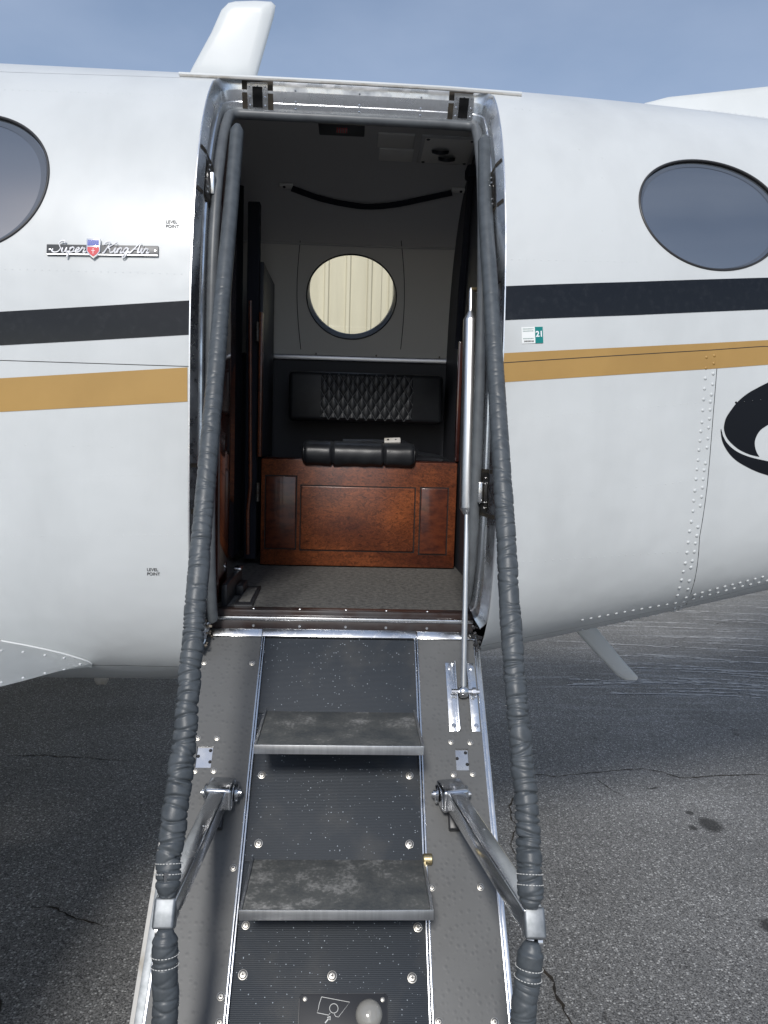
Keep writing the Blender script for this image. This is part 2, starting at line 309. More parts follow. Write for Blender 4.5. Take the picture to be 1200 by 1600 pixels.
def asphalt():
    m = bpy.data.materials.new('aggregate_asphalt'); m.use_nodes = True; N, L = m.node_tree.nodes, m.node_tree.links; b = N['Principled BSDF']
    t = N.new('ShaderNodeTexCoord'); P = t.outputs['Object']
    def math_(op, a, bb=None, v=None):
        n = N.new('ShaderNodeMath'); n.operation = op
        for i, q in enumerate((a, bb)):
            if q is None: continue
            if isinstance(q, (int, float)): n.inputs[i].default_value = q
            else: L.new(q, n.inputs[i])
        return n.outputs[0]
    def mix(f, c1, c2, mode='MIX'):
        n = N.new('ShaderNodeMixRGB'); n.blend_type = mode
        for i, q in enumerate((f, c1, c2)):
            if isinstance(q, tuple): n.inputs[i].default_value = (*q, 1)
            elif isinstance(q, (int, float)): n.inputs[i].default_value = q
            else: L.new(q, n.inputs[i])
        return n.outputs[0]
    def noise_(sc, det=5, rg=0.55, vec=None):
        n = N.new('ShaderNodeTexNoise'); n.inputs['Scale'].default_value = sc; n.inputs['Detail'].default_value = det; n.inputs['Roughness'].default_value = rg
        L.new(vec if vec else P, n.inputs['Vector']); return n.outputs[0]
    def mrange(v, a, b_, c=0.0, d=1.0):
        n = N.new('ShaderNodeMapRange'); n.inputs[1].default_value = a; n.inputs[2].default_value = b_; n.inputs[3].default_value = c; n.inputs[4].default_value = d; L.new(v, n.inputs[0]); return n.outputs[0]
    vo = N.new('ShaderNodeTexVoronoi'); vo.inputs['Scale'].default_value = 116; L.new(P, vo.inputs['Vector'])
    sp = N.new('ShaderNodeSeparateColor'); L.new(vo.outputs['Color'], sp.inputs[0])
    rp = N.new('ShaderNodeValToRGB'); e = rp.color_ramp.elements
    e[0].position = 0.0; e[0].color = (0.05, 0.05, 0.052, 1); e[1].position = 1.0; e[1].color = (0.52, 0.52, 0.51, 1)
    k = e.new(0.45); k.color = (0.16, 0.16, 0.16, 1); k = e.new(0.8); k.color = (0.38, 0.38, 0.376, 1)
    L.new(sp.outputs[0], rp.inputs[0])
    vf = N.new('ShaderNodeTexVoronoi'); vf.inputs['Scale'].default_value = 290; L.new(P, vf.inputs['Vector'])
    sf = N.new('ShaderNodeSeparateColor'); L.new(vf.outputs['Color'], sf.inputs[0])
    rf = N.new('ShaderNodeValToRGB'); rf.color_ramp.elements[0].color = (0.03, 0.03, 0.031, 1); rf.color_ramp.elements[1].color = (0.26, 0.26, 0.257, 1); L.new(sf.outputs[0], rf.inputs[0])
    big_stone = math_('GREATER_THAN', sp.outputs[1], 0.40)
    gap = mrange(vo.outputs['Distance'], 0.30, 0.58)
    fines = math_('MAXIMUM', gap, math_('SUBTRACT', 1.0, big_stone))
    col = mix(fines, rp.outputs[0], rf.outputs[0])
    big = mrange(noise_(0.9, 7, 0.6), 0.3, 0.7, 0.72, 1.28)
    bc = N.new('ShaderNodeCombineColor'); [L.new(big, bc.inputs[i]) for i in range(3)]
    col = mix(1.0, col, bc.outputs[0], 'MULTIPLY')
    # cracks: where a warped coarse cell pattern has its borders, broken up by noise
    wn_ = N.new('ShaderNodeTexNoise'); wn_.inputs['Scale'].default_value = 2.3; wn_.inputs['Detail'].default_value = 8; L.new(P, wn_.inputs['Vector'])
    ad = N.new('ShaderNodeVectorMath'); ad.operation = 'MULTIPLY_ADD'; ad.inputs[1].default_value = (0.55, 0.55, 0); L.new(wn_.outputs['Color'], ad.inputs[0]); L.new(P, ad.inputs[2])
    v2 = N.new('ShaderNodeTexVoronoi'); v2.feature = 'DISTANCE_TO_EDGE'; v2.inputs['Scale'].default_value = 0.72; L.new(ad.outputs[0], v2.inputs['Vector'])
    crack = mrange(v2.outputs['Distance'], 0.002, 0.0075, 1, 0)
    crack = math_('MULTIPLY', crack, mrange(noise_(1.7, 3), 0.60, 0.66))
    col = mix(crack, col, (0.008, 0.007, 0.006))
    # dark oil drips at the tail side, and pale scrape marks further back
    for (px, py), rad, asp in (((1110, 1289), 0.058, 0.75), ((1078, 1270), 0.030, 0.9), ((1083, 1294), 0.030, 0.8), ((1206, 1448), 0.05, 0.8)):
        c = on_z(px, py, 0)
        mp = N.new('ShaderNodeMapping'); mp.vector_type = 'POINT'; mp.inputs['Location'].default_value = (-c.x, -c.y * asp, 0); mp.inputs['Scale'].default_value = (1, asp, 1); L.new(P, mp.inputs[0])
        ln = N.new('ShaderNodeVectorMath'); ln.operation = 'LENGTH'; L.new(mp.outputs[0], ln.inputs[0])
        d = math_('ADD', ln.outputs['Value'], math_('MULTIPLY', noise_(22, 3), 0.025))
        col = mix(math_('MULTIPLY', mrange(d, rad * 0.85, rad * 1.25, 1, 0), 0.8), col, (0.012, 0.012, 0.012))
    mp = N.new('ShaderNodeMapping'); mp.inputs['Scale'].default_value = (0.75, 7.5, 1); mp.inputs['Rotation'].default_value = (0, 0, R(7)); L.new(P, mp.inputs[0])
    scr = mrange(noise_(1.6, 5, 0.62, mp.outputs[0]), 0.545, 0.60)
    sx = N.new('ShaderNodeSeparateXYZ'); L.new(P, sx.inputs[0])
    scr = math_('MULTIPLY', scr, math_('MULTIPLY', mrange(sx.outputs[1], 4.2, 5.2), mrange(sx.outputs[0], 0.5, 1.5)))
    scr = math_('MULTIPLY', scr, mrange(noise_(60, 3), 0.42, 0.6))
    col = mix(math_('MULTIPLY', scr, 0.8), col, (0.34, 0.35, 0.36))
    L.new(col, b.inputs['Base Color']); b.inputs['Roughness'].default_value = 0.82
    h = math_('SUBTRACT', math_('MULTIPLY', sp.outputs[0], mrange(vo.outputs['Distance'], 0.2, 0.6, 1, 0)), math_('MULTIPLY', crack, 2.0))
    bp = N.new('ShaderNodeBump'); bp.inputs['Strength'].default_value = 0.6; bp.inputs['Distance'].default_value = 0.004; L.new(h, bp.inputs['Height']); L.new(bp.outputs[0], b.inputs['Normal'])
    return m
M['asphalt'] = asphalt()
M['dust'] = material('scrape_dust', (0.52, 0.52, 0.52), 0.9, col2=(0.36, 0.36, 0.36), nscale=30)
M['crack'] = material('crack_dirt', (0.014, 0.012, 0.010), 0.95, col2=(0.03, 0.022, 0.015), nscale=12)
M['cream_metal'] = material('cream_sheet_metal', (0.60, 0.56, 0.42), 0.5, col2=(0.50, 0.465, 0.345), nscale=1.2, stretch=(3, 3, 0.25), detail=7)
M['roofmetal'] = material('grey_roof_metal', (0.3, 0.31, 0.32), 0.5)

# ------------------------------------------------------------------ ground
bm = bmesh.new()
q = 250.0
vs = [bm.verts.new(p) for p in ((-q, -q, 0), (q, -q, 0), (q, q, 0), (-q, q, 0))]; bm.faces.new(vs)
ground = tag(build('asphalt_ground', bm, M['asphalt'], smooth=False), kind='structure')
# open cracks in the asphalt: ragged dark slits lying along the ground
for pts in ([(790, 1216), (830, 1210), (870, 1213), (930, 1208), (962, 1204), (1000, 1201), (1030, 1206), (1062, 1215), (1130, 1212), (1260, 1209)], [(930, 1214), (948, 1230), (975, 1245)], [(806, 1236), (796, 1260), (804, 1290), (799, 1320), (808, 1345)],
            [(840, 1495), (852, 1520), (868, 1545), (878, 1580), (893, 1602), (905, 1640)], [(40, 1418), (90, 1420), (120, 1435), (140, 1441), (168, 1449)], [(10, 1182), (80, 1181), (140, 1185), (200, 1190)]):
    C_ = [on_z(x, y, 0) for x, y in pts]; L_ = []
    for a, b in zip(C_, C_[1:]):
        n = max(2, int((b - a).length / .02)); L_ += [a.lerp(b, k / n) for k in range(n)]
    L_.append(C_[-1]); bm = bmesh.new(); V = []
    for i, p in enumerate(L_):
        t = (L_[min(i + 1, len(L_) - 1)] - L_[max(i - 1, 0)]).normalized(); nn = Vector((-t.y, t.x, 0)); p = p + nn * (.016 * noise.noise(p * 14) + .008 * noise.noise(p * 41))
        w = .0042 * (0.35 + abs(noise.noise(p * 23)) * 2.2) * min(1, i / 4 + .1, (len(L_) - 1 - i) / 4 + .1)
        V.append((bm.verts.new((p.x + nn.x * w, p.y + nn.y * w, .002)), bm.verts.new((p.x - nn.x * w * .8, p.y - nn.y * w * .8, .002))))
    for a, b in zip(V, V[1:]): bm.faces.new((a[0], b[0], b[1], a[1]))
    build('crack', bm, M['crack'], ground, smooth=False)

# pale scrape marks on the asphalt behind the tail: broken dusty streaks
rs = random.Random(5); bm = bmesh.new()
for i in range(36):
    a = on_z(rs.uniform(850, 1190), rs.uniform(945, 1085), 0); ln = rs.uniform(.35, 1.5); sl_ = rs.uniform(-.16, .10); wd_ = rs.uniform(.008, .022)
    for k in range(int(ln * 55)):
        t = rs.random(); x = a.x + t * ln; y = a.y - sl_ * t * ln - .10 * t * t + rs.gauss(0, wd_ * .5); l_, w_ = rs.uniform(.008, .045), rs.uniform(.003, .010)
        zz = rs.uniform(.0015, .0040)
        vs = [bm.verts.new((x + dx * l_ + rs.uniform(-.002, .002), y + dy * w_ - dx * l_ * sl_, zz)) for dx, dy in ((-1, -.6), (1, -.8), (.9, .7), (-.9, 1))]
        bm.faces.new(vs)
build('scrape_marks', bm, M['dust'], ground, smooth=False, kind='stuff')
# ------------------------------------------------------------------ hangar behind the airplane (seen through the far cabin window)
hg = empty('hangar', (-4.0, 11.0, 0), 'cream ribbed metal hangar wall seen through the round cabin window', 'hangar')
HX0, HX1, HY, HH, NP = -14.0, 6.4, 11.0, 5.9, 17
pw = (HX1 - HX0) / NP
def hangar_sheet():
    bm = bmesh.new(); prof = []
    n = 4; rib = pw / n
    for i in range(n):
        x = i * rib
        prof += [(x, 0), (x + rib * .30, 0), (x + rib * .36, -.03), (x + rib * .50, -.03), (x + rib * .56, 0)]
    prof.append((pw - 0.006, 0))
    lo = [bm.verts.new((x, y, 0)) for x, y in prof]; hi = [bm.verts.new((x, y, HH)) for x, y in prof]
    lo2 = [bm.verts.new((x, y + .004, 0)) for x, y in prof]; hi2 = [bm.verts.new((x, y + .004, HH)) for x, y in prof]
    for i in range(len(prof) - 1):
        bm.faces.new((lo[i], lo[i + 1], hi[i + 1], hi[i])); bm.faces.new((lo2[i + 1], lo2[i], hi2[i], hi2[i + 1]))
    me = bpy.data.meshes.new('wall_sheet'); bm.to_mesh(me); bm.free(); me.materials.append(M['cream_metal']); return me
sheet = hangar_sheet()
for i in range(NP):
    o = bpy.data.objects.new('wall_sheet', sheet); COL.objects.link(o); o.location = (HX0 + i * pw, HY, 0); set_parent(o, hg)
bm = bmesh.new(); box(bm, (HX0, HY + .03, 0), (HX1, HY + 14, HH - .05)); build('hangar_body', bm, M['cream_metal'], hg, smooth=False)
bm = bmesh.new()
prism(bm, [(HY - .25, HH), (HY + 7, HH + .35), (HY + 14.2, HH), (HY + 14.2, HH + .12), (HY + 7, HH + .5), (HY - .25, HH + .12)], HX0 - .2, HX1 + .2, Matrix(((0, 0, 1, 0), (1, 0, 0, 0), (0, 1, 0, 0), (0, 0, 0, 1))))
build('roof', bm, M['roofmetal'], hg, smooth=False)

# ------------------------------------------------------------------ airplane: fuselage surface  P(X, s): s = metres round the section from the crown
YC, Z0, NT, NB = 2.60, 1.82, 2.5, 4.2
def softplus(x, k=9.0): return math.log1p(math.exp(min(40, k * x))) / k
def half_w(X): return max(0.05, 0.78 - 0.17 * softplus(X - 0.33))
def b_top(X): return 0.912 - 0.05 * softplus(X - 0.95, 5)
def b_bot(X): return max(0.05, 0.845 - 0.215 * softplus(X + 0.03, 7))
_u = (1 - np.cos(np.pi * (1 - np.cos(np.pi * np.linspace(0, 1, 2001))) / 2)) / 2       # dense where the section's parameter bunches up
_ph = np.concatenate([_u * math.pi / 2, math.pi / 2 + _u[1:] * math.pi / 2])
def _ref(ph):
    c, s = np.cos(ph), np.sin(ph)
    n = np.where(c > 0, NT, NB); b = np.where(c > 0, 0.912, 0.85)
    return 0.78 * np.abs(s) ** (2 / n), b * np.sign(c) * np.abs(c) ** (2 / n)
_y, _z = _ref(_ph); _s = np.concatenate([[0], np.cumsum(np.hypot(np.diff(_y), np.diff(_z)))]); SL = float(_s[-1])
def phi_of_s(s): return float(np.interp(abs(s), _s, _ph))
def s_of_phi(p): return float(np.interp(p, _ph, _s))
def implicit(X, Y, Z, inset=0.0, top=None):
    top = Z > Z0 if top is None else top
    n = NT if top else NB; b = (b_top(X) if top else b_bot(X)) - inset; a = half_w(X) - inset
    return (abs(Y - YC) / a) ** n + (abs(Z - Z0) / b) ** n - 1
def normal(X, Y, Z):
    e = 1e-4; f = lambda x, y, z: implicit(x, y, z, 0.0, Z > Z0)      # one half's formula throughout, so the join at mid height stays smooth
    g = Vector((f(X + e, Y, Z) - f(X - e, Y, Z), f(X, Y + e, Z) - f(X, Y - e, Z), f(X, Y, Z + e) - f(X, Y, Z - e)))
    return g.normalized() if g.length > 0 else Vector((0, 0, 1))
def surf(X, s, off=0.0, inset=0.0):
    """s >= 0 on the near (door) side, s < 0 on the far side; 0 = crown, SL = keel"""
    p = phi_of_s(s); c, sn = math.cos(p), math.sin(p)
    n = NT if c > 0 else NB; b = (b_top(X) if c > 0 else b_bot(X)) - inset; a = half_w(X) - inset
    y = a * abs(sn) ** (2 / n); z = b * math.copysign(abs(c) ** (2 / n), c)
    P = Vector((X, YC - y if s >= 0 else YC + y, Z0 + z))
    if off: P = P + normal(*P) * off
    return P
def inv(P):
    X, Y, Z = P; dz = Z - Z0; n = NT if dz > 0 else NB; b = b_top(X) if dz > 0 else b_bot(X); a = half_w(X)
    p = math.atan2((abs(Y - YC) / a) ** (n / 2), math.copysign((abs(dz) / b) ** (n / 2), dz))
    return X, s_of_phi(p) * (1 if Y <= YC else -1)
def hit(x, y, inset=0.0, far=False):
    d = ray(x, y); ts = np.linspace(0.8, 6.0, 1300); prev = None; out = []
    for t in ts:
        P = CAM + d * t; f = implicit(*P, inset)
        if prev is not None and (f < 0) != (prev < 0):
            lo, hi = t - (ts[1] - ts[0]), t
            for _ in range(30):
                m = (lo + hi) / 2
                if (implicit(*(CAM + d * m), inset) < 0) == (prev < 0): lo = m
                else: hi = m
            out.append(Vector(CAM + d * lo))
        prev = f
    if not out:                                      # the ray just misses: nearest point to the silhouette
        t = min(ts, key=lambda t: implicit(*(CAM + d * t), inset)); P = Vector(CAM + d * t)
        return surf(*inv(P), 0, inset)
    return out[-1] if far else out[0]
def px(x, y): return inv(hit(x, y))                  # photo pixel -> (X, s) on the near skin
def s_at(X, Z, near=True):
    dz = Z - Z0; n = NT if dz > 0 else NB; b = b_top(X) if dz > 0 else b_bot(X); c = (abs(dz) / b) ** (n / 2)
    p = math.acos(max(-1, min(1, math.copysign(c, dz)))); return s_of_phi(p) * (1 if near else -1)
def inpoly(pts, poly):
    x, y = pts[:, 0], pts[:, 1]; r = np.zeros(len(pts), bool); n = len(poly)
    for i in range(n):
        x1, y1 = poly[i]; x2, y2 = poly[i - 1]
        if y1 == y2: continue
        c = ((y1 > y) != (y2 > y)) & (x < (x2 - x1) * (y - y1) / (y2 - y1) + x1); r ^= c
    return r
def resample(poly, step):
    out = []
    for i in range(len(poly)):
        a, b = np.array(poly[i]), np.array(poly[(i + 1) % len(poly)]); n = max(1, int(np.linalg.norm(b - a) / step))
        out += [tuple(a + (b - a) * k / n) for k in range(n)]
    return out
def skin_patch(name, outer, mat, parent, holes=(), step=0.05, off=0.0, inset=0.0, flip=False, kind=None):
    outer = resample(outer, step); holes = [resample(h, step) for h in holes]
    pts, edges = [], []
    for loop in [outer] + holes:
        k = len(pts); pts += loop; edges += [(k + i, k + (i + 1) % len(loop)) for i in range(len(loop))]
    o = np.array(outer); gx = np.arange(o[:, 0].min() + step / 2, o[:, 0].max(), step); gy = np.arange(o[:, 1].min() + step / 2, o[:, 1].max(), step)
    if len(gx) and len(gy):
        G = np.array([(x, y) for x in gx for y in gy]); k = inpoly(G, outer)
        for h in holes: k &= ~inpoly(G, h)
        G = G[k]; B = np.array(pts)
        keep = [g for g in G if np.min(np.sum((B - g) ** 2, 1)) > (step * 0.45) ** 2]
        pts = pts + [tuple(g) for g in keep]
    v, e, f, *_ = delaunay_2d_cdt([Vector(p) for p in pts], edges, [], 0, 1e-6)
    A = np.array([(p.x, p.y) for p in v]); C = np.array([A[list(t)].mean(0) for t in f]); k = inpoly(C, outer)
    for h in holes: k &= ~inpoly(C, h)
    V = [surf(float(p[0]), float(p[1]), off, inset) for p in A]; Nn = [normal(*p) for p in V]
    if flip: Nn = [-n for n in Nn]
    T = []
    for t, kk in zip(f, k):
        if not kk: continue
        a, b, c = t; g = (V[b] - V[a]).cross(V[c] - V[a]); nn = Nn[a] + Nn[b] + Nn[c]
        T.append((a, b, c) if g.dot(nn) > 0 else (a, c, b))
    used = sorted({i for t in T for i in t}); rm = {i: j for j, i in enumerate(used)}
    me = bpy.data.meshes.new(name); me.from_pydata([V[i] for i in used], [], [tuple(rm[i] for i in t) for t in T]); me.update()
    for p in me.polygons: p.use_smooth = True
    me.normals_split_custom_set_from_vertices([Nn[i] for i in used])
    ob = link(name, me, parent, [mat])
    if kind: ob['kind'] = kind
    return ob
def circle(cx, cy, r, n=72, ry=None): return [(cx + r * math.cos(2 * math.pi * k / n), cy + (ry or r) * math.sin(2 * math.pi * k / n)) for k in range(n)]

plane = empty('airplane', (0, YC, 0), 'white twin-engine airplane with black and gold stripes and its airstair door lowered', 'airplane')

# door opening (outer edge of its frame) as a rounded rectangle in (X, s)
DX0, DX1 = -0.376, 0.361
DS0, DS1 = 0.5 * (px(565, 126)[1] + s_at(0, 2.578)), s_at(0, 1.150)
RAIL_S = s_at(0, 2.578) - 0.062
CR = 0.058
DOOR = rrect(DX0, DX1, DS0, s_at(0, 1.03), [CR, 0.01, 0.01, CR], 8)   # the skin opening runs on below the sill, where the lowered door passes
# windows
WZ, WR = 2.272, 0.163
WL = (-0.900, s_at(-0.900, 2.262)); WRT = (0.908, s_at(0.908, 2.285)); WF = (-0.006, s_at(-0.006, 2.310, False)); WR2 = 0.176
WLX, WLY, WRX, WRY = .188, .182, .201, .160
WLL = (-1.80, s_at(-1.75, WZ))

# seams between skin sheets
G = 0.0009
s_top = [(-4.0, px(20, 113)[1]), px(20, 113), px(300, 122), px(800, 140), px(1000, 161), px(1190, 186)]
s_top = [p if isinstance(p, tuple) else tuple(p) for p in s_top]; s_top.append((4.2, s_top[-1][1]))
m1, m2, m3 = px(785, 567), px(1110, 547), px(1195, 541)
sl1 = s_at(-1, 1.838)
s_mid = [(-4.0, sl1), (-0.01, sl1), (0.01, m1[1]), m1, m2, m3, (4.2, m3[1] + (m3[1] - m2[1]) / (m3[0] - m2[0]) * 0.4)]
b1, b2, b3 = px(200, 1040), px(1072, 945), px(1190, 914)
s_bel = [(-4.0, b1[1]), b1, (0.0, (b1[1] + b2[1]) / 2), b2, b3, (4.2, b3[1])]
v_seam = [px(1122, 549), px(1115, 640), px(1105.5, 755), px(1093, 840), px(1080, 925), px(1073, 944)]
def at(line, X): return float(np.interp(X, [p[0] for p in line], [p[1] for p in line]))
def sh(line, d): return [(x, s + d) for x, s in line]
skin_patch('crown_panel', [(-4.0, -s_top[0][1])] + sh(s_top, -G)[0:] + [(4.2, -s_top[-1][1])], M['white'], plane)
skin_patch('upper_side_panel', sh(s_top, G) + sh(s_mid, -G)[::-1], M['white'], plane, holes=[DOOR, circle(*WL, WLX, 72, WLY), circle(*WRT, WRX, 72, WRY), circle(*WLL, WLX, 72, WLY)], step=0.04)
fore_mid = [p for p in s_mid if p[0] < v_seam[0][0] - .02] + [(v_seam[0][0] - G, at(s_mid, v_seam[0][0]))]
aft_mid = [(v_seam[0][0] + G, at(s_mid, v_seam[0][0]))] + [p for p in s_mid if p[0] > v_seam[0][0] + .02]
vl = v_seam[1:-1]
fore_bel = [p for p in s_bel if p[0] < v_seam[-1][0] - .02] + [(v_seam[-1][0] - G, at(s_bel, v_seam[-1][0]))]
aft_bel = [(v_seam[-1][0] + G, at(s_bel, v_seam[-1][0]))] + [p for p in s_bel if p[0] > v_seam[-1][0] + .02]
skin_patch('lower_side_panel', sh(fore_mid, G) + [(x - G, s) for x, s in vl] + sh(fore_bel, -G)[::-1], M['white'], plane, holes=[DOOR], step=0.04)
skin_patch('lower_side_panel', [(x + G, s) for x, s in vl][::-1] + sh(aft_mid, G) + sh(aft_bel, -G)[::-1], M['white'], plane, step=0.05)
skin_patch('belly_panel', sh(s_bel, G) + [(4.2, SL - 1e-4), (-4.0, SL - 1e-4)], M['white'], plane, holes=[DOOR])
skin_patch('far_side_panel', [(-4.0, -s_top[0][1]), (4.2, -s_top[-1][1]), (4.2, -(SL - 1e-4)), (-4.0, -(SL - 1e-4))], M['white'], plane, holes=[circle(*WF, WR2)], step=0.08)
for X in (-4.0, 4.2):                                # bulkheads closing the modelled length of fuselage
    bm = bmesh.new(); ring = [surf(X, s) for s in np.linspace(-SL + .001, SL - .001, 80)]
    bm.faces.new([bm.verts.new(p) for p in ring]); build('end_bulkhead', bm, M['white'], plane, smooth=False)

# painted stripes, laid on the skin
def stripe(name, top, bot, mat, ext, off=0.0009):
    a, b = [px(*p) for p in top], [px(*p) for p in bot]
    def extend(l, X, end):
        p, q = (l[-1], l[-2]) if end else (l[0], l[1]); k = (p[1] - q[1]) / (p[0] - q[0])
        return (X, p[1] + k * (X - p[0]))
    if ext < 0: a, b = [extend(a, ext, False)] + a, [extend(b, ext, False)] + b
    else: a, b = a + [extend(a, ext, True)], b + [extend(b, ext, True)]
    return skin_patch(name, a + b[::-1], mat, plane, step=0.03, off=off)
GX0, GX1 = DX0 + .001, DX1 - .001
stripe('black_stripe', [(3, 487), (150, 478.5), (296, 469.5)], [(3, 539.5), (150, 531.5), (295, 523)], M['black_paint'], -3.9)
stripe('gold_stripe', [(3, 591), (150, 582.5), (293, 574)], [(3, 643.5), (150, 635.5), (293, 627.5)], M['gold'], -3.9)
stripe('black_stripe', [(784, 447.5), (990, 440.5), (1197, 434)], [(784, 500.5), (990, 492.5), (1197, 483.5)], M['black_paint'], 2.6)
stripe('gold_stripe', [(785, 552), (990, 542), (1110, 536), (1197, 531.5)], [(785, 597.5), (990, 584), (1110, 576.5), (1197, 570)], M['gold'], 2.6, off=0.0007)
# seam over the gold paint at the tail side
bm = bmesh.new(); tube(bm, [surf(X, at(s_mid, X), 0.0009) for X in np.linspace(m1[0], 2.5, 60)], 0.0009, 6); build('seam_line', bm, M['gasket'], plane)

# cabin windows on the near side
def window(c, r, ry, label):
    T = np.linspace(0, 2 * math.pi, 96, endpoint=False)
    loop = lambda k, d: [surf(c[0] + (r - k) * math.cos(t), c[1] + (ry - k) * math.sin(t), d) for t in T]
    bm = bmesh.new(); tube(bm, loop(0, .0003), 0.0030, 10, closed=True); w = build('window', bm, M['gasket'], plane); w['label'] = label
    bm = bmesh.new(); A = [[bm.verts.new(p) for p in loop(k, d)] for k, d in ((0, -.0005), (.001, -.006), (.008, -.012))]
    for a, b in zip(A, A[1:]):
        for k in range(96): bm.faces.new((a[k], a[(k + 1) % 96], b[(k + 1) % 96], b[k]))
    build('reveal', bm, M['gasket'], w)
    pc = surf(c[0], c[1], -.012); nn = normal(*pc); bm = bmesh.new(); A = []
    for k in (1.0, .92, .75, .5, .25):
        A.append([bm.verts.new(surf(c[0] + (r - .003) * k * math.cos(t), c[1] + (ry - .003) * k * math.sin(t), -.0055 - .004 * (1 - k))) for t in T])
    for a, b in zip(A, A[1:]):
        for k in range(96): bm.faces.new((a[k], a[(k + 1) % 96], b[(k + 1) % 96], b[k]))
    m_ = bm.verts.new(surf(c[0], c[1], -.0093))
    for k in range(96): bm.faces.new((A[-1][k], A[-1][(k + 1) % 96], m_))
    bmesh.ops.recalc_face_normals(bm, faces=bm.faces[:])
    if sum((f.normal.dot(nn) for f in bm.faces)) < 0: bmesh.ops.reverse_faces(bm, faces=bm.faces[:])
    build('pane', bm, M['pane'], w, angle=60, recalc=False)
    bm = bmesh.new(); A = []
    for k, ox, oy, d in ((.99, 0, 0, -.0045), (.945, -.022, .040, -.0052)):
        A.append([bm.verts.new(surf(c[0] + ox * r + (r - .004) * k * math.cos(t), c[1] + oy * ry + (ry - .004) * k * math.sin(t), d)) for t in T])
    for k in range(96): bm.faces.new((A[0][k], A[0][(k + 1) % 96], A[1][(k + 1) % 96], A[1][k]))
    build('inner_rim', bm, M['inner_rim'], w)
window(WL, WLX, WLY, 'round tinted cabin window forward of the door'); window(WRT, WRX, WRY, 'round tinted cabin window aft of the door'); window(WLL, WLX, WLY, 'round tinted cabin window farthest forward')
# far side window: clear, the hangar shows through
ring = [surf(WF[0] + WR2 * math.cos(t), WF[1] + WR2 * math.sin(t)) for t in np.linspace(0, 2 * math.pi, 96, endpoint=False)]
pc = sum(ring, Vector()) / len(ring); nn = normal(*surf(*WF))
bm = bmesh.new(); inner = [surf(WF[0] + (WR2 + .012) * math.cos(t), WF[1] + (WR2 + .012) * math.sin(t), 0, 0.062) for t in np.linspace(0, 2 * math.pi, 96, endpoint=False)]
a = [bm.verts.new(p) for p in ring]; b = [bm.verts.new(p) for p in inner]
for k in range(96): bm.faces.new((a[k], a[(k + 1) % 96], b[(k + 1) % 96], b[k]))
fwin = build('window', bm, M['gasket'], plane); fwin['label'] = 'clear round window in the far cabin wall, hangar showing through'
bm = bmesh.new(); tube(bm, [p.lerp(surf(*WF, 0, .062), .015) for p in inner], 0.003, 10, closed=True); build('window_rim', bm, M['blackplastic'], fwin)
bm = bmesh.new(); lathe(bm, [(0, .002), (WR2, .002), (WR2, -.002), (0, -.002)], zframe(pc - nn * .012, nn), 64); build('pane', bm, M['glass'], fwin, angle=30)

# rivets: domes pressed out of the skin, joined row by row
def rivet_row(pixels, r=0.0047, mat=None, spacing=None, name='rivet_row'):
    bm = bmesh.new(); P = [np.array(p, float) for p in pixels]
    if spacing:
        L = [0]
        for a, b in zip(P, P[1:]): L.append(L[-1] + np.linalg.norm(b - a))
        n = int(L[-1] / spacing); Q = []
        for i in range(n + 1):
            d = i * spacing; Q.append((np.interp(d, L, [p[0] for p in P]), np.interp(d, L, [p[1] for p in P])))
        P = Q
    for p in P:
        h = hit(*p)
        if h is None: continue
        nn = normal(*h)
        rr = r * random.uniform(.93, 1.07)
        kz = rr / .0047 if rr > .0025 else .18
        lathe(bm, [(rr, -.0002), (rr * .93, .0009 * kz), (rr * .7, .0019 * kz), (rr * .35, .0025 * kz), (0, .0027 * kz)], zframe(h, nn), 10)
    return build(name, bm, mat or M['white'], plane, kind='stuff')
c4 = lambda L: [(700 + x / 2.286, 400 + y / 2.286) for x, y in L]
rowA = c4([(923, 362), (921, 400), (919, 437), (916, 474), (913, 512), (910, 551), (907, 594), (903, 626), (900, 660), (896, 693), (893, 729), (889, 762), (886, 797), (882, 838), (878, 874), (875, 911), (869, 949), (863, 983), (858, 1023), (854, 1059), (848, 1097), (841, 1127), (834, 1157), (827, 1185), (820, 1212)])
rowB = c4([(951, 356), (949, 384), (947, 420), (945, 458), (941, 495), (937, 520), (936, 549), (934, 581), (931, 613), (928, 652), (925, 684), (920, 740), (915, 765), (911, 797), (909, 827), (906, 860), (901, 892), (893, 968), (889, 999), (884, 1026), (880, 1056), (873, 1089), (868, 1112), (862, 1160), (857, 1190), (850, 1220)])
rivet_row(rowA[:2] , mat=M['gold']); rivet_row(rowA[2:]); rivet_row(rowB[:2], mat=M['gold']); rivet_row(rowB[2:])
c8 = lambda L: [(880 + x / 3.75, 880 + y / 3.75) for x, y in L]
rivet_row(c8([(113, 332), (368, 284), (616, 240), (660, 233)]), spacing=13.4)
rivet_row(c8([(108, 390), (342, 345), (590, 300)]), spacing=13.2)
rivet_row(c8([(770, 184), (902, 148), (1038, 114), (1180, 78)]), spacing=12.2)
rivet_row(c8([(762, 209), (906, 172), (1050, 135), (1195, 102)]), spacing=13.2)
rivet_row(c8([(653, 262), (650, 276), (642, 290)])); rivet_row(c8([(688, 252), (685, 267), (679, 282), (706, 226)]))
rivet_row([(1098, 172), (1200, 184)], spacing=10.5, r=.004); 
rivet_row([(1150, 629), (1200, 624)], spacing=13, r=.003, mat=M['black_paint'])
for pts in ([(905, 233), (941, 232), (941, 247), (941, 277), (941, 360)], [(40, 695), (115, 697), (138, 696), (175, 698)]): rivet_row(pts, r=.0022)

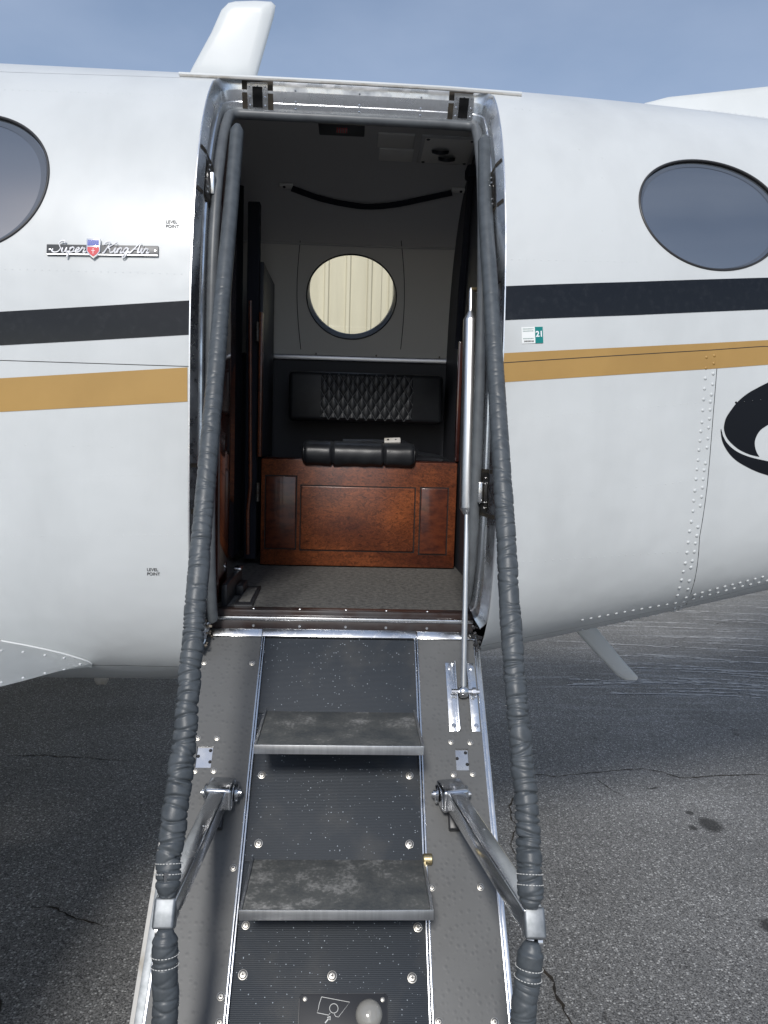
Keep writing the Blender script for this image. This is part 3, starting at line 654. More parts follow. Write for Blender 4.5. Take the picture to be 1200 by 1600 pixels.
# flush rivet lines: barely raised dots along the frames and stringers
def flush(pixels, spacing, r=.0021):
    o = rivet_row(pixels, r=r, spacing=spacing, name='flush_rivets'); return o
for a, b in (((8, 745), (285, 741)), ((8, 838), (288, 836)), ((8, 300 + 120), (285, 300 + 128)), ((800, 655), (1092, 629)), ((800, 782), (1078, 752)), ((795, 880), (1062, 862)), ((800, 405), (1000, 409)), ((805, 170), (1195, 208)), ((8, 140), (300, 150))): flush([a, b], 11.5, .0016)
# dorsal fin, crown antenna, belly antenna, drip rail
def blade(name, outline, y, thick, taper, mat, n=0.003):
    """outline: list of (X, Z) round the blade; thickness tapers towards the outline's edge"""
    bm = bmesh.new(); cx = sum(p[0] for p in outline) / len(outline); cz = sum(p[1] for p in outline) / len(outline)
    rings = []
    for sgn, k in ((-1, 0.62), (-1, 0.9), (-1, 1.0), (1, 1.0), (1, 0.9), (1, 0.62)):
        h = thick * (0.5 if k < .7 else 0.36 if k < .95 else 0.05)
        rings.append([bm.verts.new((cx + (p[0] - cx) * k, y + sgn * h, cz + (p[1] - cz) * k)) for p in outline])
    n_ = len(outline)
    bm.faces.new(rings[0][::-1]); bm.faces.new(rings[-1])
    for A, B in zip(rings, rings[1:]):
        for i in range(n_): bm.faces.new((A[i], A[(i + 1) % n_], B[(i + 1) % n_], B[i]))
    return build(name, bm, mat, plane, angle=50)
def yplane(pts, Y): return [(p.x, p.z) for p in (on_y(x, y, Y) for x, y in pts)]
o = yplane([(287, 135), (300, 107), (330, 52), (346, 16), (357, 5), (368, 2.5), (400, 1.5), (424, 3), (430.5, 9), (428, 25), (404, 110), (396, 137)], YC)
o = [(x, max(z, 2.71)) for x, z in o]; blade('crown_antenna', o, YC, 0.035, 1, M['white_bright'])
d1, d2 = on_y(1015, 152, YC), on_y(1200, 135, YC); k = (d2.z - d1.z) / (d2.x - d1.x)
bm = bmesh.new(); prism(bm, [(d1.x - .20, 2.60), (d1.x - .16, 2.70), (d1.x - .02, d1.z - .026), (d1.x + .05, d1.z - .010), (d2.x, d2.z - .012), (2.2, d1.z + k * (2.2 - d1.x)), (2.7, d1.z + k * (2.7 - d1.x) + .05), (3.6, 4.3), (4.6, 4.3), (4.1, 2.6)], -.03, .03, Matrix(((1, 0, 0, 0), (0, 0, -1, YC), (0, 1, 0, 0), (0, 0, 0, 1))), .012); build('dorsal_fin', bm, M['white_bright'], plane, angle=30)
o = yplane([(893, 978), (903, 990), (930, 1020), (966, 1057), (978, 1063), (995, 1062.5), (997, 1058), (972, 1030), (944, 996), (930, 978)], YC)
blade('belly_antenna', o, YC, 0.02, 1, M['white_bright'])
o = yplane([(147, 1062), (152, 1069.5), (166, 1069.5), (170, 1062), (170, 1050), (147, 1050)], 2.35)
blade('drain_mast', o, 2.35, 0.02, 1, M['white_trim'])
bm = bmesh.new()
rail = [(282, 109), (400, 112.5), (550, 119.5), (700, 127.5), (816, 135)]
P = []
for x, y in rail:
    X = on_y(x, y, 2.13).x; P.append(surf(X, RAIL_S, 0.006))
tube(bm, [P[0] + (P[0] - P[1]).normalized() * .002] + P, 0.0046, 10); build('drip_rail', bm, M['white_bright'], plane)
bm = bmesh.new(); tube(bm, [surf(p.x, RAIL_S + .002, .003) for p in P], 0.004, 8); build('drip_rail_base', bm, M['white_trim'], plane)

# ------------------------------------------------------------------ door frame, swept round the opening
def offset_loop(q):
    return rrect(DX0 + q, DX1 - q, DS0 + q, DS1 - q, [max(.012, CR - q * .8), max(.012, .05 - q), max(.012, .05 - q), max(.012, CR - q * .8)], 8)
def sweep(prof, name, mat, parent, sel=None, angle=40, thick=False):
    loops = []
    for q, d in prof:
        L = resample_n(offset_loop(q), 34); loops.append([surf(x, s, -d) for x, s in L])
    bm = bmesh.new(); V = [[bm.verts.new(p) for p in l] for l in loops]; n = len(V[0])
    for A, B in zip(V, V[1:]):
        for i in range(n):
            if sel and not sel(i, n): continue
            bm.faces.new((A[i], A[(i + 1) % n], B[(i + 1) % n], B[i]))
    loose = [v for v in bm.verts if not v.link_faces]; bmesh.ops.delete(bm, geom=loose, context='VERTS')
    return build(name, bm, mat, parent, angle=angle)
def resample_n(loop, n):
    """n points per straight side, keeping the corner points: same count for every offset"""
    out = []
    for c in range(4):
        corner = loop[c * 9:(c + 1) * 9]; nxt = loop[((c + 1) * 9) % len(loop)]; out += corner
        a, b = np.array(corner[-1]), np.array(nxt); out += [tuple(a + (b - a) * (k + 1) / (n + 1)) for k in range(n)]
    return out
df = sweep([(0.0, -0.0012), (0.0028, -0.0010), (0.0042, 0.002), (0.0150, 0.024), (0.0158, 0.026), (0.0168, 0.052), (0.0200, 0.054), (0.0220, 0.078)], 'door_frame', M['alu'], plane, sel=lambda i, n: not 47 <= i < 90)
sweep([(0.022, 0.078), (0.034, 0.080), (0.028, 0.086)], 'jamb_liner', M['rubber'], df, sel=lambda i, n: not 40 <= i < 97)
sealpath = [surf(x, s, -0.080) for x, s in resample_n(offset_loop(0.036), 34)]
sealpath = sealpath[92:] + sealpath[:46]
bm = bmesh.new(); tube(bm, sealpath, 0.0135, 14, rfun=lambda i, th: 1 + .05 * noise.noise(Vector((i * .35, math.cos(th), 3)))); build('door_seal', bm, M['rubber'], df)
# header latch plates with slots, side latch plates, header rivets: points on the reveal found along the frame
def reveal(X, s, d, q): return surf(X, s, -d)
def frame_pt(side, u, d):
    """point on the frame reveal: side 't' header at X=u, 'l'/'r' jamb at height u; d = depth inwards"""
    q = float(np.interp(d, [0.002, 0.024, 0.026, 0.052, 0.054, 0.078], [0.0042, 0.0150, 0.0158, 0.0168, 0.020, 0.022]))
    if side == 't': return surf(u, DS0 + q, -d)
    X = DX0 + q if side == 'l' else DX1 - q
    return surf(X, s_at(X, u), -d)
def plate_on(side, u, w, d0, d1, lift, mat, name, parent, thick=.0015):
    pts = []
    n = 6; bm = bmesh.new(); rows = []
    for k in range(n + 1):
        uu = u - w / 2 + w * k / n; row = []
        for d in np.linspace(d0, d1, 5):
            p = frame_pt(side, uu, d); e = 1e-3
            tu = frame_pt(side, uu + e, d) - frame_pt(side, uu - e, d); td = frame_pt(side, uu, d + e) - frame_pt(side, uu, d - e)
            nn = tu.cross(td).normalized(); tgt = Vector((0, 1.9, 1.85)) - p
            if nn.dot(tgt) < 0: nn = -nn
            row.append(bm.verts.new(p + nn * lift))
        rows.append(row)
    for a, b in zip(rows, rows[1:]):
        for i in range(4): bm.faces.new((a[i], a[i + 1], b[i + 1], b[i]))
    r = bmesh.ops.solidify(bm, geom=bm.faces[:], thickness=thick)
    return build(name, bm, mat, parent, angle=30)
for u in (on_y(395, 148, 2.05).x, on_y(733, 163, 2.05).x):
    plate_on('t', u, .082, .004, .077, .0008, M['tape'], 'sealant_strip', df)
    pl = plate_on('t', u, .054, .008, .074, .003, M['alu'], 'latch_plate', df)
    plate_on('t', u, .026, .018, .064, .0056, M['black'], 'latch_slot', df, .0008)
    plate_on('t', u, .023, .0645, .070, .0056, M['alu_bright'], 'latch_tongue', df, .001)
    bm = bmesh.new()
    for du, d in ((-.021, .014), (0, .012), (.021, .014), (-.02, .036), (.02, .036), (-.02, .056), (.02, .056)):
        lathe(bm, [(.003, 0), (.0022, .0018), (0, .0024)], zframe(frame_pt('t', u + du, d) + Vector((0, -.001, -.0048)), (0, -.45, -.9)), 8)
    build('plate_rivets', bm, M['alu_bright'], df, kind='stuff')
bm = bmesh.new()
for x in (457, 562, 663):
    u = on_y(x, 155, 2.05).x
    for d in (.022, .048, .064): lathe(bm, [(.0032, 0), (.0024, .0018), (0, .0024)], zframe(frame_pt('t', u, d), (0, -.45, -.9)), 8)
build('header_rivets', bm, M['alu_bright'], df, kind='stuff')
for side, X, pys in (('l', -.36, ((320, 252), (303, 762))), ('r', .345, ((781, 270), (757, 772)))):
    for pxl in pys:
        z = on_x(pxl[0], pxl[1], X).z if False else on_y(pxl[0], pxl[1], 1.87).z
        for dz in (-.055, .055): plate_on(side, z + dz, .010, .003, .077, .0012, M['tape'], 'sealant_strip', df)
        plate_on(side, z, .10, .030, .072, .003, M['darksteel'], 'latch_plate', df)
        bm = bmesh.new(); nx = 1 if side == 'l' else -1
        for dz in (-.038, -.024, .024, .038): lathe(bm, [(.003, 0), (.0022, .0018), (0, .0022)], zframe(frame_pt(side, z + dz, .045) + Vector((nx * .0045, 0, 0)), (nx, -.5, 0), (0, 0, 1)), 8)
        build('plate_rivets', bm, M['alu_bright'], df, kind='stuff')
        bm = bmesh.new(); box(bm, (-.006, -.012, -.026), (.006, .012, .026), Matrix.Translation(frame_pt(side, z, .066) + Vector((nx * .006, 0, 0))), .003); build('latch_bolt', bm, M['alu_bright'], df)

# ------------------------------------------------------------------ cabin interior (parts of the airplane)
FL = 1.225
IN = 0.060
HOLE_IN = rrect(DX0 + .006, DX1 - .006, DS0 + .006, s_at(0, 1.02), [.05, .01, .01, .05], 6)
hz = 2.505
s_h = s_at(0, hz)
skin_patch('headliner', [(-2.2, -s_h), (.72, -s_h), (.72, s_h), (-2.2, s_h)], M['headliner'], plane, holes=[HOLE_IN], inset=IN, flip=True, step=.06)
skin_patch('near_sidewall_liner', [(-2.2, s_h + .001), (.72, s_h + .001), (.72, 2.1), (-2.2, 2.1)], M['sidewall'], plane, holes=[HOLE_IN], inset=IN, flip=True, step=.06)
zt = 2.045
skin_patch('far_sidewall_panel', [(-2.2, -s_h - .003), (.72, -s_h - .003), (.72, -s_at(0, zt)), (-2.2, -s_at(0, zt))], M['sidewall'], plane, holes=[circle(*WF, WR2 + .012)], inset=IN, flip=True, step=.05)
skin_patch('far_lower_wall', [(-2.2, -s_at(0, zt) - .001), (.72, -s_at(0, zt) - .001), (.72, -2.1), (-2.2, -2.1)], M['navywall'], plane, inset=IN, flip=True, step=.06)
def far_y(X, Z, inset=IN): return surf(X, s_at(X, Z, False), 0, inset).y
# panel joint lines and the silver trim rail
bm = bmesh.new(); Y = far_y(0, zt)
rows = []
for X in np.linspace(-1.3, .40, 30):
    o_ = surf(X, s_at(X, zt, False), 0, IN)
    rows.append([bm.verts.new(o_ + Vector(d)) for d in ((0, .004, -.012), (0, -.012, -.012), (0, -.014, -.008), (0, -.014, .006), (0, -.012, .010), (0, .004, .010))])
for A, B in zip(rows, rows[1:]):
    for k in range(6): bm.faces.new((A[k], A[(k + 1) % 6], B[(k + 1) % 6], B[k]))
tr = build('trim_rail', bm, M['trimline'], plane)
for x, y in ((494, 549), (588, 552), (686, 555)):
    p = on_y(x, y, Y - .014); p.y = surf(p.x, s_at(p.x, zt, False), 0, IN).y - .014; p.z = zt; bm = bmesh.new(); lathe(bm, [(.004, 0), (.003, .0015), (0, .002)], zframe(p, (0, -1, 0)), 10); build('screw', bm, M['darksteel'], tr)
bm = bmesh.new(); tube(bm, [surf(X, s_at(X, hz, False), 0, IN + .004) for X in np.linspace(-1.6, .42, 12)], .004, 8); build('headliner_bead', bm, M['headliner'], plane)
for x in (470, 626):
    pts = []
    for y in np.linspace(376, 546, 9):
        bow = 6 * math.sin((y - 368) / 178 * math.pi) * (-1 if x < 549 else 1)
        h = hit(x + bow, y, IN, far=True)
        if h: pts.append(h + Vector((0, -.001, 0)))
    bm = bmesh.new(); tube(bm, pts, .0016, 6); build('panel_joint', bm, M['gasket'], plane)
# floor
bm = bmesh.new(); box(bm, (-1.4, 2.03, FL - .03), (.55, 3.22, FL)); build('cabin_floor', bm, M['carpet'], plane, smooth=False)
bm = bmesh.new(); box(bm, (-.36, 2.04, FL - .06), (.345, 3.10, FL - .032)); build('floor_structure', bm, M['black'], plane, smooth=False)
# threshold: dark varnished strip, bright bead, dark strip
bm = bmesh.new(); box(bm, (DX0 + .022, 2.003, FL - .016), (DX1 - .022, 2.046, FL + .003), None, .003); th = build('threshold', bm, M['sill'], plane)
bm = bmesh.new(); box(bm, (DX0 + .022, 1.990, FL - .022), (DX1 - .022, 2.002, FL - .0125), None, .002); build('threshold_bead', bm, M['alu_bright'], th)
bm = bmesh.new(); box(bm, (DX0 + .022, 1.992, FL - .050), (DX1 - .022, 2.03, FL - .0225), None, .002); build('sill_strip', bm, M['sill'], th)
scr = bpy.data.meshes.new('small_screw'); bm = bmesh.new(); lathe(bm, [(.0042, 0), (.0036, .0016), (.0012, .0016), (0, .0008)], Matrix(), 10); bm.to_mesh(scr); bm.free(); scr.materials.append(M['alu_bright'])
for x in (396, 468, 540, 603, 667):
    for Y, Z, d in ((2.02, FL + .003, (0, 0, 1)), (1.9915, FL - .036, (0, -1, 0))):
        o = bpy.data.objects.new('screw', scr); COL.objects.link(o); set_parent(o, th); p = on_y(x, 975, Y); o.matrix_local = zframe((p.x, Y, Z), d)
# frayed sealant at the two lower frame corners
for X, sg in ((DX0 + .018, 1), (DX1 - .016, -1)):
    bm = bmesh.new()
    for k in range(26):
        c = Vector((X + sg * random.uniform(-.008, .02), 1.935 + random.uniform(-.015, .04), 1.178 + random.uniform(-.03, .035)))
        box(bm, (-.004, -.005, -.004), (.004, .005, .004), Matrix.Translation(c) @ Matrix.Rotation(random.uniform(0, 3), 4, 'X') @ Matrix.Rotation(random.uniform(0, 3), 4, 'Z') @ Matrix.Scale(random.uniform(.3, .8), 4))
    build('crumbled_sealant', bm, M['tape'] if sg > 0 else M['gasket'], df, kind='stuff')
# glossy partition just forward of the door, wardrobe edge, aft partition
bm = bmesh.new(); box(bm, (-.372, 2.09, FL), (-.346, 2.345, 2.49), None, .004); lp = build('lacquered_partition', bm, M['lacquer'], plane)
bm = bmesh.new(); box(bm, (-.60, 3.12, FL), (-.330, 3.16, 2.02), None, .004); build('dark_recess_panel', bm, M['navywall'], plane)
def bulkhead(name, X, t, mat, y_min=0.0):
    bm = bmesh.new(); L = [surf(X, s, 0, IN + .004) for s in np.linspace(-SL * .86, SL * .86, 60)]
    L = [p for p in L if p.z > FL - .02]; L = [Vector((X, max(p.y, y_min), p.z)) for p in L]
    prism(bm, [(p.y, p.z) for p in L], X, X + t, Matrix(((0, 0, 1, 0), (1, 0, 0, 0), (0, 1, 0, 0), (0, 0, 0, 1)))); return build(name, bm, mat, plane, smooth=False)
ap = bulkhead('aft_partition', .402, .02, M['navywall'], 2.12)
bm = bmesh.new(); box(bm, (.386, 2.80, FL + .39), (.4015, 2.83, 2.05), None, .004); build('partition_edging', bm, M['lacquer'], ap)
bulkhead('forward_bulkhead', -.85, .02, M['curtain'])
# black pole / strap hanging on the aft partition
pts = [on_x(737, 270, .392), on_x(732, 330, .392), on_x(722, 460, .392), on_x(716, 545, .392)]
bm = bmesh.new(); tube(bm, pts, [.012, .012, .015, .013], 10); box(bm, (-.02, -.03, -.02), (.012, .03, .02), Matrix.Translation(pts[0]), .008); build('hanging_strap', bm, M['curtain'], ap)
# ceiling fittings
def ceil_frame(x, y):
    p = hit(x, y, IN, far=True); n = -normal(*p); return zframe(p, n)
def ceil_rect(x0, y0, x1, y1, name, mat, lift, thick, bev=.003):
    P = [hit(x, y, IN, far=True) for x, y in ((x0, y0), (x1, y0), (x1, y1), (x0, y1))]
    c = sum(P, Vector()) / 4; Mx = zframe(c, -normal(*c)); Mi = Mx.inverted(); L = [Mi @ p for p in P]
    w = max(abs(l.x) for l in L); h = max(abs(l.y) for l in L)
    bm = bmesh.new(); box(bm, (-w, -h, lift - .004), (w, h, lift + thick), Mx, bev); return build(name, bm, mat, plane), Mx, w, h
cp, Mx, w, h = ceil_rect(592, 209, 645, 228, 'ceiling_vent', M['sidewall'], .0, .006)
ceil_rect(594, 233, 644, 249, 'ceiling_vent', M['sidewall'], .0, .006)
cp, Mx, w, h = ceil_rect(662, 213, 735, 254, 'ceiling_light_panel', M['headliner'], .0, .006, .005)
bm = bmesh.new(); box(bm, (-w + .012, -h + .012, .004), (w - .012, h - .012, .0075), Mx, .002); build('inset', bm, M['sidewall'], cp)
for cx, cy in ((-.25, .15), (.05, -.35)):
    bm = bmesh.new(); lathe(bm, [(.03, .007), (.028, .018), (.012, .022), (0, .02)], Mx @ Matrix.Translation((w * cx, h * cy, 0)) @ Matrix.Rotation(.5, 4, 'X'), 24); build('swivel_lamp', bm, M['blackplastic'], cp)
for sx in (-1, 1):
    for sy in (-1, 1): bm = bmesh.new(); lathe(bm, [(.007, .007), (.005, .009), (0, .009)], Mx @ Matrix.Translation((sx * (w - .022), sy * (h - .02), 0)), 12); build('screw', bm, M['blackplastic'], cp)
sg, Mx, w, h = ceil_rect(499, 190, 569, 208, 'ceiling_sign', M['navywall'], .0, .006)
bm = bmesh.new()
for k in range(5): box(bm, (-w * .22 + k * w * .1, -h * .45, .0055), (-w * .22 + k * w * .1 + w * .06, h * .25, .0075), Mx)
build('red_print', bm, M['red'], sg)
# grab strap across the upper far wall
def wallpt(x, y, d=.02): p = hit(x, y, IN, far=True); n = -normal(*p); return p + n * d
C = catmull([(446, 287), (456, 290), (500, 305), (545, 314.5), (580, 317.5), (620, 314), (665, 305), (706, 296.5), (718, 294)], 6)
W3 = [wallpt(x, y, .012 + .006 * math.sin(math.pi * (x - 446) / 272)) for x, y in C]
bm = bmesh.new(); V = []
mid = [p for p, (x, y) in zip(W3, C) if 455 <= x <= 709]
for i, p in enumerate(mid):
    t = (mid[min(i + 1, len(mid) - 1)] - mid[max(i - 1, 0)]).normalized(); n = Vector((0, -.8, -.6)); b = t.cross(n).normalized()
    V.append([bm.verts.new(p + b * a + n * c) for a, c in ((-.010, -.003), (.010, -.003), (.010, .003), (-.010, .003))])
for A, B in zip(V, V[1:]):
    for k in range(4): bm.faces.new((A[k], A[(k + 1) % 4], B[(k + 1) % 4], B[k]))
bm.faces.new(V[0][::-1]); bm.faces.new(V[-1]); gs = build('grab_strap', bm, M['curtain'], plane)
for x, y in ((447, 287.5), (717, 294.5)):
    p = wallpt(x, y, .004); n = -normal(*p); Mx = zframe(p, n)
    bm = bmesh.new(); box(bm, (-.026, -.012, -.002), (.026, .012, .009), Mx, .005, 3); e = build('end_bracket', bm, M['sidewall'], gs)
    bm = bmesh.new(); lathe(bm, [(.006, .008), (.005, .011), (0, .011)], Mx @ Matrix.Translation((.008 if x > 600 else -.006, 0, 0)), 12); build('bracket_screw', bm, M['blackplastic'], gs)
# wardrobe door edge left of the seat with its hinges
BY = 2.75
pA, pB = on_y(409, 470, BY), on_y(406, 884, BY)
bm = bmesh.new(); box(bm, (pA.x - .008, BY - .004, FL + .390), (pA.x + .005, BY + .035, 2.12), None, .003); nd = build('nook_edging', bm, M['wood'], plane)
bm = bmesh.new(); box(bm, (pA.x - .012, BY + .036, FL + .390), (pA.x + .002, BY + .42, 2.30), None, .003); build('nook_side_panel', bm, M['navywall'], plane)
bm = bmesh.new(); box(bm, (pA.x - .055, BY + .02, FL + .02), (pA.x - .0125, BY + .06, 2.50), None, .004); build('curtain_track_post', bm, M['curtain'], plane)
for y in (520, 770):
    p = on_y(403, y, BY); bm = bmesh.new()
    for k in range(5): lathe(bm, [(.006, 0), (.006, .012), (0, .012)], Matrix.Translation((p.x, BY - .008, p.z + k * .0135 - .03)), 10)
    build('hinge', bm, M['darksteel'], nd)
bm = bmesh.new(); pp = [on_y(391, 470, 2.70), on_y(391, 760, 2.70), on_y(387, 800, 2.70), on_y(387, 866, 2.70)]; tube(bm, pp, .006, 8); build('curtain_pull', bm, M['wood'], plane)
# gathered curtain forward of the seat
bm = bmesh.new(); n = 60; A = []
for k in range(n + 1):
    t = k / n; x = -.40 - .10 * t + .012 * math.sin(t * 42); y = 2.78 + .30 * t + .018 * math.sin(t * 37 + 1)
    A.append((bm.verts.new((x, y, FL + .03)), bm.verts.new((x, y, 2.56))))
for a, b in zip(A, A[1:]): bm.faces.new((a[0], b[0], b[1], a[1]))
bmesh.ops.solidify(bm, geom=bm.faces[:], thickness=.003); build('gathered_curtain', bm, M['curtain'], plane)
# floor hatch and black folding flap beside the forward jamb
def on_floor(x, y): return on_z(x, y, FL)
bm = bmesh.new(); P = [on_floor(x, y) for x, y in ((366, 949), (384, 919), (408, 919), (394, 949))]
prism(bm, [(p.x, p.y) for p in P], FL + .0005, FL + .007, None, .002); hf = build('floor_hatch', bm, M['blackplastic'], plane)
bm = bmesh.new(); P2 = [on_floor(x, y) for x, y in ((373, 944), (387, 923), (402, 923), (391, 944))]
prism(bm, [(p.x, p.y) for p in P2], FL + .006, FL + .010, None, .001); build('hatch_mat', bm, M['carpet'], hf)
bm = bmesh.new(); box(bm, (-.335, 2.05, FL), (-.318, 2.34, FL + .060), None, .004); box(bm, (-.318, 2.20, FL), (-.296, 2.30, FL + .03), None, .004); fl = build('folding_flap', bm, M['blackplastic'], plane)
bm = bmesh.new(); box(bm, (-.336, 2.28, FL + .058), (-.314, 2.34, FL + .068), None, .003); build('flap_hinge', bm, M['steel'], fl)

# ------------------------------------------------------------------ side-facing seat (a thing of its own, standing in the cabin)
bx0, bx1 = on_y(406, 884, BY).x, on_y(709, 890, BY).x
bz1 = on_y(556, 720, BY).z
seat = empty('bench_seat', ((bx0 + bx1) / 2, BY + .2, FL), 'burl wood bench seat with black leather cushions under the round window', 'seat')
bm = bmesh.new(); box(bm, (bx0, BY, FL + .004), (bx1, 3.14, bz1), None, .004); cab = build('cabinet', bm, M['wood'], seat)
for (x0, y0, x1, y1), nm in (((416, 744, 461, 857), 'side_drawer'), ((471, 761, 645, 862), 'front_panel'), ((658, 763, 696, 866), 'side_drawer')):
    a, b = on_y(x0, (y0), BY), on_y(x1, (y1), BY)
    z0_, z1_ = b.z, on_y((x0 + x1) / 2, y0, BY).z
    bm = bmesh.new(); box(bm, (a.x - .004, BY - .0012, z0_ - .004), (b.x + .004, BY + .004, z1_ + .004)); build('panel_gap', bm, M['black'], cab, smooth=False)
    bm = bmesh.new(); box(bm, (a.x, BY - .006, z0_), (b.x, BY + .004, z1_), None, .003, 3); build(nm, bm, M['wood'] if nm == 'front_panel' else M['darkwood'], cab)
bm = bmesh.new(); box(bm, (bx0 + .006, BY + .012, bz1), (bx1 - .006, 3.13, bz1 + .004), None, .001); build('seat_top', bm, M['lacquer'], seat)
# rolled leather cushion over the front edge
cx0, cx1 = on_y(471, 712, BY - .03).x, on_y(651, 712, BY - .03).x
cz0, cz1 = on_y(560, 733, BY - .03).z, on_y(560, 690, BY + .06).z
bm = bmesh.new(); n, mseg = 64, 28; rows = []
for i in range(n + 1):
    t = i / n; x = cx0 + (cx1 - cx0) * t
    e = min(1, (1 - abs(2 * t - 1)) / .10); sc = (1 - (1 - e) ** 3) * .22 + .78
    puff = 1.0
    for tj in (.265, .72): puff -= .07 * math.exp(-((t - tj) / .008) ** 2)
    zc, yc = (cz0 + cz1) / 2, BY + .085
    ring = []
    for k in range(mseg):
        th = 2 * math.pi * k / mseg; c, s_ = math.cos(th), math.sin(th)
        yy = yc + .115 * math.copysign(abs(c) ** .62, c) * (sc if c > 0 else sc) * puff
        zz = zc + (cz1 - cz0) / 2 * math.copysign(abs(s_) ** .75, s_) * sc * puff
        if yy > BY + .004 and zz < bz1 + .006: zz = bz1 + .006
        if yy <= BY + .004 and zz < bz1: yy = min(yy, BY - .004)
        d = .0022 * noise.noise(Vector((x * 26, yy * 30, zz * 30)))
        ring.append(bm.verts.new((x, yy + d, zz + d)))
    rows.append(ring)
for A, B in zip(rows, rows[1:]):
    for k in range(mseg): bm.faces.new((A[k], A[(k + 1) % mseg], B[(k + 1) % mseg], B[k]))
bm.faces.new(rows[0][::-1]); bm.faces.new(rows[-1]); cu = build('seat_cushion', bm, M['leather_black'], seat, angle=60)
for ti in (1, n - 1):
    bm = bmesh.new(); tube(bm, [v for v in [Vector((cx0 + (cx1 - cx0) * ti / n, BY + .085 + .117 * math.copysign(abs(math.cos(a)) ** .62, math.cos(a)) * .9, (cz0 + cz1) / 2 + (cz1 - cz0) / 2 * 1.0 * math.copysign(abs(math.sin(a)) ** .75, math.sin(a)) * .9)) for a in np.linspace(0, 2 * math.pi, 40, endpoint=False)] if not (v.y > BY and v.z < bz1)], .0025, 6); build('piping', bm, M['leather_black'], cu)
# backrest pad on the far wall with a quilted middle
WY = 3.14
kx0, kx1, kz0, kz1 = on_y(452, 620, WY).x, on_y(690, 620, WY).x, on_y(570, 660, WY).z, on_y(570, 584, WY).z
bm = bmesh.new(); box(bm, (kx0, WY - .045, kz0), (kx1, WY + .10, kz1), None, .018, 4); bk = build('backrest', bm, M['leather_black'], seat)
qx0, qx1 = on_y(500, 620, WY).x, on_y(645, 620, WY).x
nx_, nz_ = 220, 90; bm = bmesh.new(); Gd = []
for i in range(nx_ + 1):
    col = []
    for j in range(nz_ + 1):
        x = qx0 + (qx1 - qx0) * i / nx_; z = kz0 + .006 + (kz1 - kz0 - .012) * j / nz_
        u = (x - qx0) / (qx1 - qx0) * 20; v = (z - kz0 - .006) / (kz1 - kz0 - .012) * 6
        h = abs(math.sin(math.pi * (u + v) / 2)) * abs(math.sin(math.pi * (u - v) / 2))
        ed = min(1, min(i, nx_ - i) / 5, min(j, nz_ - j) / 4)
        col.append(bm.verts.new((x, WY - .0445 - .0042 * (h ** .5) * ed + .004 * (1 - ed), z)))
    Gd.append(col)
for i in range(nx_):
    for j in range(nz_): bm.faces.new((Gd[i][j], Gd[i][j + 1], Gd[i + 1][j + 1], Gd[i + 1][j]))
build('quilted_insert', bm, M['leather_black'], bk, angle=80)
bm = bmesh.new()
for fam in (1, -1):
    for c in range(-6, 28, 2):
        pts = []
        for v in np.linspace(0, 6, 18):
            u = c - fam * v
            if 0.1 < u < 19.9: pts.append((qx0 + (qx1 - qx0) * u / 20, WY - .0458, kz0 + .006 + (kz1 - kz0 - .012) * v / 6))
        if len(pts) > 2: tube(bm, pts, .0007, 4)
build('stitching', bm, M['thread_dark'], bk, kind='stuff')
# lap belt lying on the seat: a thing of its own
blt = empty('lap_belt', (on_y(613, 688, BY + .1).x, BY + .12, bz1), 'black seat belt with a pale buckle lying across the leather cushion', 'seat belt')
zc_top = cz1
pA = on_y(613, 688.5, BY + .06)
Mx = Matrix.Translation((pA.x, BY + .07, zc_top + .010)) @ Matrix.Rotation(R(-70), 4, 'X') @ Matrix.Rotation(R(-6), 4, 'Z')
bm = bmesh.new(); box(bm, (-.030, -.014, -.005), (.030, .014, .005), Matrix.Translation((pA.x, BY + .055, zc_top + .007)) @ Matrix.Rotation(R(35), 4, 'X') @ Matrix.Rotation(R(-4), 4, 'Y'), .004, 3); bkl = build('buckle', bm, M['white_trim'], blt)
for dx in (-.016, .012): bm = bmesh.new(); lathe(bm, [(.0045, 0), (.003, .002), (0, .002)], Matrix.Translation((pA.x + dx, BY + .052, zc_top + .010)) @ Matrix.Rotation(R(35), 4, 'X'), 10); build('buckle_rivet', bm, M['blackplastic'], bkl)
def webbing(pts, w=.02, t=.0022):
    bm = bmesh.new(); V = []
    for i, p in enumerate(pts):
        p = Vector(p); tn = (Vector(pts[min(i + 1, len(pts) - 1)]) - Vector(pts[max(i - 1, 0)])).normalized(); b = tn.cross(Vector((0, -.35, 1))).normalized(); n_ = b.cross(tn).normalized()
        V.append([bm.verts.new(p + b * x + n_ * y) for x, y in ((-w, 0), (w, 0), (w, t), (-w, t))])
    for A, B in zip(V, V[1:]):
        for k in range(4): bm.faces.new((A[k], A[(k + 1) % 4], B[(k + 1) % 4], B[k]))
    bm.faces.new(V[0][::-1]); bm.faces.new(V[-1]); return bm
build('webbing', webbing([(pA.x - .03 - k * .03, BY + .06 + .002 * k, zc_top + .003 + .001 * math.sin(k)) for k in range(6)], .012), M['leather_black'], blt)
e = on_y(688, 705, BY + .16)
build('webbing', webbing(catmull([(pA.x + .04, BY + .13, zc_top + .002), (cx1 - .01, BY + .13, zc_top - .012), (cx1 + .025, BY + .13, bz1 + .030), (e.x - .02, BY + .14, bz1 + .022), (e.x + .03, BY + .16, bz1 + .008)], 5), .022), M['leather_black'], blt)

